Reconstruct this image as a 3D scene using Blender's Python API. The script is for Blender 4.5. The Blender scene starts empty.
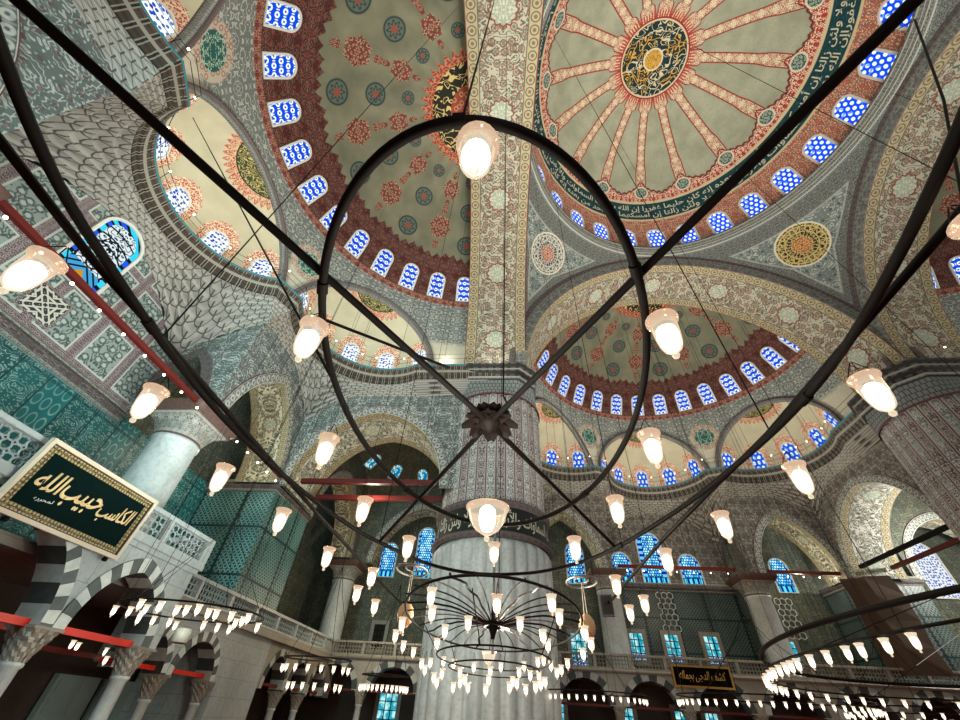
import bpy, bmesh, math, random, unicodedata
import numpy as np
from mathutils import Vector, Matrix
pi = math.pi
sin, cos, sqrt = math.sin, math.cos, math.sqrt
scene = bpy.context.scene
COL = scene.collection
rnd = random.Random(7)

# ---------------------------------------------------------------- mesh builder
class MB:
    def __init__(s):
        s.V = []; s.F = []; s.U = []; s.M = []; s.n = 0
    def grid(s, P, UV, mi=0, flip=False):
        P = np.asarray(P, float); n, m = P.shape[:2]; UV = np.asarray(UV, float)
        s.V.append(P.reshape(-1, 3)); b = s.n; s.n += n*m
        i, j = np.meshgrid(np.arange(n-1), np.arange(m-1), indexing='ij')
        a = (i*m+j).ravel(); q = np.stack([a, a+1, a+m+1, a+m], -1)
        if flip: q = q[:, ::-1]
        uv = UV.reshape(-1, 2)
        s.F.extend((q+b).tolist()); s.U.extend(uv[q].tolist()); s.M.extend([mi]*len(q))
        return s
    def poly(s, pts, uvs=None, mi=0):
        pts = [tuple(p) for p in pts]
        s.V.append(np.array(pts, float)); b = s.n; s.n += len(pts)
        s.F.append(list(range(b, b+len(pts))))
        s.U.append([tuple(u) for u in (uvs or [(p[0], p[2]) for p in pts])]); s.M.append(mi)
        return s
    def box(s, lo, hi, mi=0):
        x0, y0, z0 = lo; x1, y1, z1 = hi
        for ax in range(3):
            for e in (0, 1):
                c = (lo, hi)[e][ax]
                o = [k for k in range(3) if k != ax]
                pts = []
                for (p, q) in ((0, 0), (1, 0), (1, 1), (0, 1)):
                    v = [0, 0, 0]; v[ax] = c; v[o[0]] = (lo, hi)[p][o[0]]; v[o[1]] = (lo, hi)[q][o[1]]
                    pts.append(tuple(v))
                if (e == 1) == (ax == 1): pts = pts[::-1]
                s.poly(pts, [(p[o[0]], p[o[1]]) for p in pts], mi)
        return s
    def tube(s, path, r, seg=8, mi=0, closed=False, flat=1.0):
        P = [Vector(p) for p in path]; n = len(P); rings = []
        up0 = None; L = 0
        for i, p in enumerate(P):
            a = P[i-1] if (i > 0 or closed) else p; b = P[(i+1) % n] if (i < n-1 or closed) else p
            t = (b-a)
            if t.length < 1e-9: t = Vector((0, 0, 1))
            t.normalize()
            if up0 is None:
                up0 = Vector((0, 0, 1)) if abs(t.z) < .9 else Vector((1, 0, 0))
            x = t.cross(up0)
            if x.length < 1e-6: x = t.cross(Vector((1, .3, 0)))
            x.normalize(); y = x.cross(t); up0 = y
            rr = r[i] if isinstance(r, (list, tuple)) else r
            rings.append([p+x*(cos(k*2*pi/seg)*rr)+y*(sin(k*2*pi/seg)*rr*flat) for k in range(seg+1)])
        if closed: rings.append(rings[0])
        A = np.array([[tuple(v) for v in q] for q in rings])
        UV = np.stack(np.meshgrid(np.linspace(0, len(rings), len(rings)), np.linspace(0, 1, seg+1), indexing='ij'), -1)
        s.grid(A, UV, mi)
        if not closed:
            s.poly(A[0][:-1][::-1], None, mi); s.poly(A[-1][:-1], None, mi)
        return s
    def lathe(s, prof, c=(0, 0, 0), seg=24, mi=0, a0=0., a1=2*pi, us=1.0, rot=None):
        th = np.linspace(a0, a1, seg+1); pr = np.array(prof, float)
        L = np.r_[0, np.cumsum(np.hypot(*np.diff(pr, axis=0).T))]
        X = c[0]+pr[:, :1]*np.cos(th)[None]; Y = c[1]+pr[:, :1]*np.sin(th)[None]; Z = c[2]+pr[:, 1:2]+0*th[None]
        P = np.stack([X, Y, Z], -1)
        UV = np.stack([np.broadcast_to(th*us, X.shape), np.broadcast_to(L[:, None], X.shape)], -1)
        s.grid(P, UV, mi, flip=True)
        return s
    def add(s, o, f=None, mi=None):
        for V in o.V: s.V.append(np.array([f(p) for p in V]) if f else V)
        b = s.n; s.n += o.n
        s.F.extend([[i+b for i in q] for q in o.F]); s.U.extend(o.U); s.M.extend(o.M if mi is None else [mi]*len(o.M))
        return s
    def xf(s, f):
        s.V = [np.array([f(*p) for p in V], float) for V in s.V]; return s
    def mesh(s, name, mats, smooth=True):
        me = bpy.data.meshes.new(name)
        me.from_pydata(np.concatenate(s.V).tolist(), [], s.F)
        uv = me.uv_layers.new(name='UVMap')
        uv.data.foreach_set('uv', np.array([c for q in s.U for c in q], 'f').ravel())
        me.polygons.foreach_set('material_index', s.M)
        me.polygons.foreach_set('use_smooth', [smooth]*len(s.F))
        for m in (mats if isinstance(mats, (list, tuple)) else [mats]): me.materials.append(m)
        me.update()
        return me
    def build(s, name, mats, parent=None, smooth=True, weld=0):
        me = s.mesh(name, mats, smooth)
        if weld:
            bm = bmesh.new(); bm.from_mesh(me); bmesh.ops.remove_doubles(bm, verts=bm.verts, dist=weld); bm.to_mesh(me); bm.free()
        return link(name, me, parent)

def link(name, me, parent=None):
    o = bpy.data.objects.new(name, me); COL.objects.link(o)
    if parent: o.parent = parent
    return o
def empty(name, loc=(0, 0, 0), rz=0):
    o = bpy.data.objects.new(name, None); COL.objects.link(o); o.location = loc; o.rotation_euler = (0, 0, rz)
    o.empty_display_size = .1
    return o
def tag(o, label, cat, group=None, kind=None):
    o['label'] = label; o['category'] = cat
    if group: o['group'] = group
    if kind: o['kind'] = kind
    return o
def struct(o, label, cat): return tag(o, label, cat, None, 'structure')
def copy_tree(o, parent=None):
    c = o.copy(); COL.objects.link(c)
    if parent: c.parent = parent
    for ch in list(o.children): copy_tree(ch, c)
    return c
def copy_to(o, loc, rz=0):
    c = copy_tree(o); c.location = loc; c.rotation_euler = (0, 0, rz); return c
def bake(o, f):
    me = o.data
    for v in me.vertices: v.co = f(*v.co)
def bisect(me, planes):
    bm = bmesh.new(); bm.from_mesh(me)
    for co, no in planes:
        bmesh.ops.bisect_plane(bm, geom=bm.verts[:]+bm.edges[:]+bm.faces[:], dist=1e-5, plane_co=co, plane_no=no, clear_outer=True)
    bm.to_mesh(me); bm.free()

# ---------------------------------------------------------------- shader expressions
def lin(h):
    if isinstance(h, str):
        h = h.lstrip('#'); c = [int(h[i:i+2], 16)/255 for i in (0, 2, 4)]
    else: c = h
    return tuple((x/12.92 if x <= .04045 else ((x+.055)/1.055)**2.4) for x in c)+(1.,)
class E:
    def __init__(s, t, k): s.t = t; s.k = k
    def _m(s, op, *a, clamp=False):
        n = s.t.nodes.new('ShaderNodeMath'); n.operation = op; n.use_clamp = clamp
        for i, x in enumerate((s,)+a):
            if isinstance(x, E): s.t.links.new(x.k, n.inputs[i])
            else: n.inputs[i].default_value = float(x)
        return E(s.t, n.outputs[0])
    def _c(s, x):
        n = s.t.nodes.new('ShaderNodeValue'); n.outputs[0].default_value = x; return E(s.t, n.outputs[0])
    def __add__(s, o): return s._m('ADD', o)
    __radd__ = __add__
    def __sub__(s, o): return s._m('SUBTRACT', o)
    def __rsub__(s, o): return s._m('MULTIPLY_ADD', -1., o)
    def __mul__(s, o): return s._m('MULTIPLY', o)
    __rmul__ = __mul__
    def __truediv__(s, o): return s._m('DIVIDE', o)
    def __neg__(s): return s._m('MULTIPLY', -1.)
    def fr(s): return s._m('FRACT')
    def fl(s): return s._m('FLOOR')
    def ab(s): return s._m('ABSOLUTE')
    def sin(s): return s._m('SINE')
    def cos(s): return s._m('COSINE')
    def sq(s): return s._m('SQRT')
    def mn(s, o): return s._m('MINIMUM', o)
    def mx(s, o): return s._m('MAXIMUM', o)
    def cell(s): return s.fr()-.5            # local coordinate in a unit cell, -.5 .. .5
    def lt(s, e, w=.02): return s._m('MULTIPLY_ADD', -1./w, e/w+.5, clamp=True)   # 1 where s < e
    def gt(s, e, w=.02): return s._m('MULTIPLY_ADD', 1./w, .5-e/w, clamp=True)
    def bd(s, a, b, w=.02): return s.gt(a, w)*s.lt(b, w)
def hyp(a, b): return (a*a+b*b).sq()
def atan2(a, b): return a._m('ARCTAN2', b)
def orr(*a):
    r = a[0]
    for x in a[1:]: r = r.mx(x)
    return r
class Tex:
    """one material under construction"""
    def __init__(s, name):
        s.m = bpy.data.materials.new(name); s.m.use_nodes = True; s.t = s.m.node_tree
        s.b = s.t.nodes['Principled BSDF']; s.out = s.t.nodes['Material Output']
        s._uv = None
    def uv(s):
        if not s._uv:
            n = s.t.nodes.new('ShaderNodeUVMap'); n.uv_map = 'UVMap'
            x = s.t.nodes.new('ShaderNodeSeparateXYZ'); s.t.links.new(n.outputs[0], x.inputs[0])
            s._uv = E(s.t, x.outputs[0]), E(s.t, x.outputs[1])
        return s._uv
    def xyz(s):
        n = s.t.nodes.new('ShaderNodeTexCoord'); x = s.t.nodes.new('ShaderNodeSeparateXYZ')
        s.t.links.new(n.outputs['Object'], x.inputs[0]); return [E(s.t, o) for o in x.outputs]
    def vec(s, u, v):
        n = s.t.nodes.new('ShaderNodeCombineXYZ')
        for i, a in enumerate((u, v)):
            if isinstance(a, E): s.t.links.new(a.k, n.inputs[i])
            else: n.inputs[i].default_value = a
        return n.outputs[0]
    def noise(s, u, v, sc=1., det=2., dist=0.):
        n = s.t.nodes.new('ShaderNodeTexNoise'); n.noise_dimensions = '2D'
        s.t.links.new(s.vec(u, v), n.inputs['Vector']); n.inputs['Scale'].default_value = sc
        n.inputs['Detail'].default_value = det; n.inputs['Distortion'].default_value = dist
        return E(s.t, n.outputs[0])
    def vor(s, u, v, sc=1., feat='F1', rand=1.):
        n = s.t.nodes.new('ShaderNodeTexVoronoi'); n.voronoi_dimensions = '2D'; n.feature = feat
        s.t.links.new(s.vec(u, v), n.inputs['Vector']); n.inputs['Scale'].default_value = sc
        n.inputs['Randomness'].default_value = rand
        return E(s.t, n.outputs['Distance'])
    def mix(s, f, a, b):
        n = s.t.nodes.new('ShaderNodeMix'); n.data_type = 'RGBA'
        if isinstance(f, E): s.t.links.new(f.k, n.inputs[0])
        else: n.inputs[0].default_value = f
        for i, c in ((6, a), (7, b)):
            if isinstance(c, (str, tuple)): n.inputs[i].default_value = lin(c) if isinstance(c, str) else c
            else: s.t.links.new(c, n.inputs[i])
        return n.outputs[2]
    def done(s, col, rough=.7, spec=.3, bump=None, bs=.3, metal=0., bd=.02):
        if isinstance(col, str): s.b.inputs['Base Color'].default_value = lin(col)
        else: s.t.links.new(col, s.b.inputs['Base Color'])
        if isinstance(rough, E): s.t.links.new(rough.k, s.b.inputs['Roughness'])
        else: s.b.inputs['Roughness'].default_value = rough
        s.b.inputs['Specular IOR Level'].default_value = spec; s.b.inputs['Metallic'].default_value = metal
        if bump is not None:
            n = s.t.nodes.new('ShaderNodeBump'); n.inputs['Strength'].default_value = bs; n.inputs['Distance'].default_value = bd
            s.t.links.new(bump.k, n.inputs['Height']); s.t.links.new(n.outputs[0], s.b.inputs['Normal'])
        return s.m
    def emit(s, col, strength):
        s.t.nodes.remove(s.b); n = s.t.nodes.new('ShaderNodeEmission'); s.t.links.new(n.outputs[0], s.out.inputs[0])
        if isinstance(col, str): n.inputs[0].default_value = lin(col)
        else: s.t.links.new(col, n.inputs[0])
        n.inputs[1].default_value = strength
        s.m.cycles.emission_sampling = 'NONE'
        return s.m
    # ornament helpers: u, v in metres
    def scroll(s, u, v, pu, pv, fq=5., k=4., w=.16, seed=0., half=False):
        """mirrored scrollwork: contour lines of noise folded about the axis of each pu x pv cell"""
        x = (u/pu).cell().ab()*pu; y = v if half else (v/pv).cell().ab()*pv
        n = s.noise(x+seed*7.3, y+seed*3.1, fq, 1.5)
        return (n*k).cell().ab().lt(w, .1)
    def flowers(s, u, v, sc, r0=.16, rand=.6):
        d = s.vor(u, v, sc, 'F1', rand)
        return d.lt(r0, .06), d.bd(r0+.06, r0+.2, .06)
def simple(name, col, rough=.5, metal=0., spec=.4, var=0.):
    T = Tex(name)
    if var:
        x, y, z = T.xyz(); n = T.noise(x+z, y+z*.7, 6., 4.)
        c = lin(col); d = tuple(a*(1-var) for a in c[:3])+(1.,)
        return T.done(T.mix(n, d, c), rough, spec, metal=metal)
    return T.done(col, rough, spec, metal=metal)
# ---------------------------------------------------------------- materials
def m_dome():
    T = Tex('painted_dome'); u, v = T.uv()             # u: ribs (16 round), v: degrees from the crown
    x = (u+.5).cell(); m = x*v.sin_deg()*4.5            # metres from the rib line (R 11.5)
    y = v*.2007
    n = T.noise(u*1.2, v*.09, 1.4, 5.); n2 = T.noise(u*9, v*.5, 2., 3.)
    base = T.mix(n, '#7d816c', '#b8bba2')
    base = T.mix(n2.lt(.42, .2)*.35, base, '#8d9079')
    sc = T.scroll(m, y, .9, .9, 5.5, 4., .2)
    cream = T.mix(sc, '#d9cfae', '#9c3328')
    am = m.ab()
    w = .30+(v.bd(13.5, 19., 1.)*.22)+v.gt(42., 4.)*.1
    rib = am.lt(w, .05)
    edge = am.bd(w-.02, w+.07, .05)
    jag = (u*6.).cell().ab()*9.; lob = (x.ab()*2.).sq().sq()*11.5
    scal = v-(44.+lob+((u*8.).cell().ab()*1.6))
    red = T.mix(T.scroll(m, y, 1.1, 1.3, 4.5, 3.4, .17, 1.), '#a93428', '#e8dcc0')
    col = T.mix(rib, base, cream); col = T.mix(edge, col, '#8f2c22')
    col = T.mix(scal.gt(0, .8), col, red); col = T.mix(scal.bd(-.9, .1, .5), col, '#6b2a20')
    ros = hyp(m, y-54.6*.2007)
    col = T.mix(ros.lt(.62, .06), col, '#d8d2b8'); col = T.mix(ros.lt(.5, .06), col, T.mix(T.flowers(m, y, 5.)[1], '#2f5f5a', '#d4d0b4'))
    fl = v.bd(13.8, 17.2+0, .5); col = T.mix(v.bd(13.8, 16.4, .4)*(jag.lt(2.6, .8)), col, '#b0483a')
    # medallion
    gold = T.mix(v.lt(3.1, .2), '#d9b457', '#e8c35a')
    a = u*(2*pi/16)
    px = v*a.cos(); py = v*a.sin()
    s1 = (T.noise(px, py, .26, 1., .3)*6.).cell().ab().lt(.12, .07); s2 = ((v*.36+T.noise(px, py, .2, 1.)*2.).cell().ab().lt(.07, .04))*v.bd(5., 12., .4)
    med = T.mix(orr(s1, s2), '#0e2b2c', T.mix(T.noise(px, py, .12).gt(.52, .04), '#cfc9a8', '#d0a446'))
    med = T.mix(v.lt(3.4, .15), med, T.mix((T.noise(px, py, 1.6)*3.).cell().ab().lt(.15, .1), '#dcae4a', '#7d5520'))
    med = T.mix(v.bd(3.4, 4., .15), med, '#d9d0ae'); med = T.mix(v.gt(13., .15), med, '#cfc3a0')
    col = T.mix(v.lt(13.7, .15), col, med); col = T.mix(v.bd(13.6, 14.2, .2), col, '#8f2c22')
    # rims of the inscription band, the dark band itself, the red band of the windows
    band = T.mix(T.noise(u*8., v, 2., 2.).gt(.62, .1), '#0f3a40', '#1b545a')
    col = T.mix(v.gt(59.2, .2), col, '#cdbf97'); col = T.mix(v.gt(60.4, .2), col, band)
    col = T.mix(v.gt(69.0, .2), col, '#cdbf97')
    yy = (v-70.)*.2007; uu = u*4.5
    f = T.scroll(uu, yy, 1.3, 1.6, 4.2, 3.6, .17, 2.)
    low = T.mix(f, '#b5614f', '#dcc6a4'); low = T.mix(T.flowers(uu, yy, 2.6)[1]*.8, low, '#4d6b5c')
    col = T.mix(v.gt(70., .2), col, low)
    return T.done(col, .75)
E.sin_deg = lambda s: (s*(pi/180)).sin()
def m_semidome():
    T = Tex('painted_semidome'); u, v = T.uv()          # degrees from the axis, degrees from the apex
    n = T.noise(u*.05, v*.07, 1.5, 5.)
    base = T.mix(n, '#4d5042', '#909077')
    k = v.sin_deg()*(11.7*pi/180)
    P = 32.7
    xr = (u/P+.5).cell()*P                               # red palmettes on the axis
    xo = (u/P).cell()*P                                  # roundels between them
    def spot(x, vc): return x*k, (v-vc)*.2042
    col = base
    for vc, r in ((22., .42), (32.2, .66), (44., .72)):
        a, b = spot(xo, vc); d = hyp(a, b); an = atan2(a, b)
        col = T.mix(d.lt(r, .04), col, '#58645b'); col = T.mix(d.bd(r*.82, r*.95, .04), col, '#2b3c38')
        pet = (d-r*.5-(an*8.).cos()*r*.14).ab().lt(.05, .05); col = T.mix(pet, col, '#2a3b37')
        col = T.mix(d.lt(r*.3, .04), col, '#8a4a3c')
    for vc, r in ((25.6, .78), (39.2, 1.02)):
        a, b = spot(xr, vc); aa = a.ab(); d = hyp(a*1.15, b)
        stem = hyp(a*1.6, (b.ab()-r*1.28)); lob = (atan2(a, b)*6.).cos()*.07
        body = orr((d+lob).lt(r*.82, .05), stem.lt(r*.34, .04))
        orn = T.scroll(a, b, 4., 4., 4., 4., .17, 1.)
        col = T.mix(body, col, T.mix(orn, '#6f382d', '#a88d76'))
    jag = 47.5+(u/4.1).cell().ab()*3.4+(u/16.35).cell().ab()*3.
    y = v*.2042; x = u*k
    xs = u*(9.6*pi/180)
    deep = T.mix(T.scroll(xs, y, 1.01, 1.2, 4.5, 4.2, .13), '#46211f', '#7b6256')
    deep = T.mix(T.flowers(xs, y, 2.2)[0]*.8, deep, '#8a3a30')
    mid = ((u/11.8+.5).cell().ab()).lt(.2, .05)*v.gt(57., .5)
    deep = T.mix(mid*.65, deep, T.mix(T.scroll(xs, y, 1., .9, 5., 4., .2, 3.), '#59564a', '#8e8a76'))
    col = T.mix((v-jag).gt(0, .4), col, deep)
    # spandrels between the exedrae
    low = T.mix(T.scroll(xs, y, 1.6, 1.5, 3.2, 3.6, .16, 4.), '#6c7370', '#adb1a7')
    low = T.mix(v.bd(66., 68., .2), low, T.mix(T.scroll(xs, y, .6, .5, 8., 4., .2), '#6f2d2a', '#b08a74'))
    xs2 = (u.ab()-27.)*(11.5*pi/180); d = hyp(xs2, (v-79.5)*.2042)
    low = T.mix(v.gt(84., 2.)*.8, low, '#c9c4ae')
    low = T.mix(d.lt(1.2, .05), low, T.mix(T.flowers(xs2, y, 3.)[1], '#b3a996', '#94665a'))
    low = T.mix(d.lt(.78, .04), low, T.mix(T.scroll(xs2, (v-79.5)*.2042, 3., 3., 4., 4., .18), '#1d5550', '#9fb8a4'))
    col = T.mix(v.gt(66., .2), col, low)
    # medallion at the apex
    a = u*(pi/180); px = v*a.cos(); py = v*a.sin()
    s1 = (T.noise(px, py, .34, 1.2, .4)*4.2).cell().ab().lt(.14, .08)
    med = T.mix(s1, '#1b1d16', '#c9b472'); med = T.mix(v.lt(8., .2), med, T.mix(T.flowers(px, py, .5)[1], '#8f4030', '#b98a62'))
    col = T.mix((v-15.5-(u/9.).cell().ab()*5.).lt(0, .4), col, T.mix(T.scroll(px, py, 4., 4., .6, 3.), '#8f3b2d', '#b9805f'))
    col = T.mix(v.lt(14., .15), col, med)
    return T.done(col, .75)
def m_exedra():
    T = Tex('painted_exedra'); u, v = T.uv()
    n = T.noise(u*.04, v*.06, 1.5, 4.)
    col = T.mix(n, '#aaa68a', '#cdc8ad')
    a0 = u*(pi/180); px = v*a0.cos()-15.; py = v*a0.sin(); w = v; v = hyp(px, py); a = atan2(py, px); uu = u; u = a*(180/pi)
    fl = v-22.5-((u/9.).cell().ab()*2.).sq()*5.5
    flame = T.mix((T.noise(px, py, .5, 2.)*4.).cell().ab().lt(.24, .1), '#c9b795', '#b04a36')
    col = T.mix(fl.lt(0, .4), col, flame); col = T.mix(fl.bd(-.8, 0, .3), col, '#b04a36')
    s1 = (T.noise(px, py, .42, 1.2, .5)*4.2).cell().ab().lt(.16, .08)
    med = T.mix(s1, '#2c3d26', '#bfae6c'); med = T.mix(v.lt(10., .3), med, '#c6a983'); med = T.mix(v.bd(9.6, 10.4, .2), med, '#26301f')
    col = T.mix(v.lt(20.5, .2), col, med); col = T.mix(v.bd(20., 20.8, .2), col, '#26301f')
    # lacy red borders round the windows
    u, v = uu, w
    x = (u/30.+.5).cell()*30.*(4.85*pi/180); y = (v-73.)*.0846
    d = hyp(x, y.mn(0.)*.95)
    lac = T.mix((T.noise(x, y, 4.5, 2.)*4.).cell().ab().lt(.22, .1), '#dccdb0', '#b4523f')
    an = (atan2(x, y)*13.).cos()*.035
    col = T.mix((d+an).lt(.98, .06), col, lac)
    col = T.mix(v.gt(84., .3), col, lac)
    return T.done(col, .7)
def m_soffit(name, red='#7f4638', ground='#b0ae9b', wide=4.1, dark=False):
    T = Tex(name); u, v = T.uv()
    x = u-wide/2; ax = x.ab(); h = wide/2
    s = T.scroll(x, v, wide*.62, 2.4, 2.6, 4., .17, 0)
    f0, f1 = T.flowers(u, v, 1.7, .17, .7)
    col = T.mix(s, ground, '#5c6254'); col = T.mix(f1*.8, col, red); col = T.mix(f0, col, '#6a7a6c')
    cy = (v/5.2).cell()*5.2; d = hyp(x, cy)
    mt = T.mix(T.scroll(x, cy, 3., 3., 4., 4., .17, 2.), '#98a698', '#c9c7ae')
    col = T.mix(d.lt(h*.34, .05), col, mt); pet = (d-h*.36-(atan2(x, cy)*12.).cos()*.06).ab().lt(.05, .04); col = T.mix(pet, col, red)
    # border of circles
    b = ax.gt(h*.66, .03)
    p = h*.3; bx = ax-h*.83; by = (v/p).cell()*p; dd = hyp(bx, by)
    bc = T.mix(dd.bd(p*.33, p*.43, .03), '#a99f80', '#5d5a46'); bc = T.mix(dd.lt(p*.16, .03), bc, '#77654f')
    col = T.mix(b, col, bc); col = T.mix(ax.bd(h*.645, h*.675, .02), col, '#5f5c4a'); col = T.mix(ax.gt(h*.975, .02), col, red)
    return T.done(col, .75)
def m_floral(name, g='#777f79', l='#a9b0a4', acc='#74424a', sc=1.0, mix2='#4f5f5c', border=None):
    """grey-green painted plaster covered with scrollwork"""
    T = Tex(name); u, v = T.uv()
    s = T.scroll(u, v, 1.5*sc, 1.5*sc, 3.6/sc, 4., .17); f0, f1 = T.flowers(u, v, 2./sc)
    n = T.noise(u, v, .5, 4.)
    col = T.mix(s, g, l); col = T.mix(f1*.7, col, mix2); col = T.mix(f0*.8, col, acc)
    col = T.mix(n.lt(.45, .3)*.3, col, mix2)
    return T.done(col, .8)
def m_pendentive(name='painted_pendentive', c0='#26291f', c1='#c2ad6e', c2='#8d4a34', c3='#cda566'):
    T = Tex(name); u, v = T.uv()         # metres from the axis of the spandrel, height above its foot
    s = T.scroll(u, v, 1.9, 1.9, 2.6, 4., .16); f0, f1 = T.flowers(u, v, 1.5)
    col = T.mix(s, '#6c7572', '#a9b1a6'); col = T.mix(f0, col, '#4b5a58'); col = T.mix(f1*.5, col, '#66706c')
    band = T.mix(T.scroll(u, v, .8, .8, 6., 4., .17, 2.), '#474a49', '#80837b')
    w = (v-5.4)*.42+(v-10.).mx(0.)*.5; e = u.ab()-w
    out = orr(e.gt(-.6, .05), v.gt(13.0, .05)); col = T.mix(out, col, band); col = T.mix(orr(e.bd(-.72, -.58, .03)*v.lt(13., .05), v.bd(12.9, 13.05, .03)*e.lt(-.6, .05))*.6, col, '#a5aaa0')
    d = hyp(u, v-11.35); an = atan2(u, v-11.35)
    rays = ((an*(24/(2*pi))).cell().ab().lt(.09, .05)); rings = orr((d/.4).cell().ab().lt(.09, .05), T.scroll(u, v-11.35, 4., 4., 3.4, 4., .13))
    r = T.mix(orr(rays*d.gt(.5), rings, (d-1.25-(an*16.).cos()*.12).ab().lt(.05, .04)), c0, c1)
    r = T.mix(d.lt(.62, .05), r, T.mix(T.scroll(u, v-11.35, 4., 4., 4., 4., .2), c2, c3))
    col = T.mix(d.lt(1.58, .05), col, r); col = T.mix(d.bd(1.55, 1.67, .03), col, '#cfcab2')
    return T.done(col, .8)
def m_ring():
    T = Tex('moulded_ring'); u, v = T.uv()
    s = (v*3.4).cell().ab().lt(.12, .05); f = T.scroll(u*11., v, .7, .8, 5., 4., .18)
    return T.done(T.mix(s, T.mix(f, '#5c605c', '#8f938b'), '#b4b5a8'), .8)
def m_muqarnas(name='muqarnas_plaster', a='#bdb8ad', b='#6b665f'):
    T = Tex(name); u, v = T.uv()                          # u: cells, v: rows
    sh = (v.fl()*.5).fr(); x = (u+sh).cell(); y = v.fr()
    line = orr((x.ab()-.5).ab().lt(.05, .04), y.lt(.07, .04), (x.ab()*1.2+y-.98).ab().lt(.05, .04))
    n = T.noise(u, v, .8, 4.)
    col = T.mix(n, b, a); col = T.mix(y.lt(.45, .3)*.35, col, '#c4c8bd'); col = T.mix(line*.85, col, '#272b2a')  # paler lower part of each cell is shading put into the colour
    return T.done(col, .8)
def m_lip():
    T = Tex('dark_dentil_cornice'); u, v = T.uv()          # u metres along, v profile 0..1
    x = (u*2.5).cell()
    br = x.ab().lt(.33, .05)*v.bd(.12, .55, .04)
    col = T.mix(br, '#1b1a17', '#3d352c'); col = T.mix((x.ab()-.36).ab().lt(.05, .04)*v.bd(.08, .8, .04), col, '#8b877a')
    col = T.mix(((u*2.5).cell().ab().lt(.3, .05))*v.bd(.62, .86, .04), col, '#5b4138')
    col = T.mix(v.bd(.46, .50, .01), col, '#8f8d82'); col = T.mix(v.lt(.05, .02), col, '#b7b9b0'); col = T.mix(v.gt(.80, .02), col, '#2f7f88')
    return T.done(col, .7)
def m_tile(name, kind=0, c0='#0d4a4c', c1='#1a7a7c', c2='#a9cfc6'):
    T = Tex(name); u, v = T.uv()
    if kind == 0:        # varied tall panels
        pw = 1.05; i = (u/pw).fl(); x = (u/pw).cell(); q = (i*.37).fr()
        g = T.mix(q, c0, c1)
        a = T.scroll(x*pw, v, 1.05, .9, 5.5, 4., .17, 0); b = hyp((u*2.9).cell(), (v*1.6).cell()).bd(.3, .4, .05)
        o = a*q.lt(.55, .02)+b*q.gt(.55, .02)
        dens = (T.noise(i, 0*v, 3.)*1.6)
        col = T.mix(o*.75*dens, g, c2); col = T.mix(x.ab().gt(.47, .02), col, '#0a2f33')
        col = T.mix(((v-5.4)/2.2).cell().ab().gt(.475, .015)*.7, col, '#0a2f33')
    else:                # small repeat tiles
        p = .24
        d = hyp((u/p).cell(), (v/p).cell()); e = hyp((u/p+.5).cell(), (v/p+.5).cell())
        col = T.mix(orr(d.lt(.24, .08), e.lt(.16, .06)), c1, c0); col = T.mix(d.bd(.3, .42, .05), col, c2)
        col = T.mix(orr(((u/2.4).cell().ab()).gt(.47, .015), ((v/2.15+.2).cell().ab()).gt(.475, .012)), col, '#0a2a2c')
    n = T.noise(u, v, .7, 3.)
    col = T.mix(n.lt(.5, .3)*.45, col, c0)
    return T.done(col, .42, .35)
def m_marble(name, a='#8f9794', b='#cdd2ce', sc=1., joint=0):
    T = Tex(name); u, v = T.uv()
    n = T.noise(u*1.2+T.noise(u, v, .7)*2., v*.5, sc, 6., .6)
    n2 = T.noise(u, v, 7., 3.)
    col = T.mix(n, a, b); col = T.mix(n2.lt(.42, .2)*.25, col, '#6d7472')
    if joint:
        r = v/.62; x = u/1.3+(r.fl()*.5).fr()
        col = T.mix(orr(r.cell().ab().gt(.485, .01), x.cell().ab().gt(.49, .008))*.5, col, '#5a6060')
    return T.done(col, .4, .4)
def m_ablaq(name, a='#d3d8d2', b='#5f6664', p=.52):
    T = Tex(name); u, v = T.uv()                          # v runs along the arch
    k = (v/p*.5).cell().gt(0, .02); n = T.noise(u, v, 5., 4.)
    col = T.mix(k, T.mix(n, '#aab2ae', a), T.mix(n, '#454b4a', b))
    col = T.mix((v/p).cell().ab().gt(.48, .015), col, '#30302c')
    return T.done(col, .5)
def m_shaft():
    T = Tex('painted_pier_shaft'); u, v = T.uv()          # u 0..28 stripes round, v metres
    x = u.cell(); i = u.fl()
    band = x.ab().lt(.36, .05); w = (i*.5).fr().gt(.2, .1)
    z = T.noise(x.ab()*1.1, v, 4.5, 1.5); lf = (z*4.).cell().ab().lt(.2, .1)
    col = T.mix(lf, '#625455', '#bcb9b2'); col2 = T.mix(lf, '#6f7674', '#cfd1cb')
    col = T.mix(w, col, col2); col = T.mix(band, '#6b4a4e', col); col = T.mix((x.ab()-.4).ab().lt(.035, .03), col, '#b9b6ad')
    return T.done(col, .7)
def m_cap():
    T = Tex('pier_cap_paint'); u, v = T.uv()
    x = (u*2.2).cell()
    top = T.mix(x.ab().lt(.3, .05)*(v*2.1).fr().bd(.2, .75, .05), '#2b2c2b', '#5b5350')
    mq = T.mix(orr((u*4.2+(v*3.).fl()*.5).cell().ab().gt(.42, .04), (v*3.).fr().lt(.12, .06)), '#7b8280', '#2f3636')
    col = T.mix(v.gt(1.5, .03), mq, top); col = T.mix((v-1.5).ab().lt(.06, .02), col, '#a5a69c'); col = T.mix((v-2.15).ab().lt(.05, .02), col, '#8d8e86')
    col = T.mix(v.lt(.12, .03), col, '#6a3d40')
    return T.done(col, .7)
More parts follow.
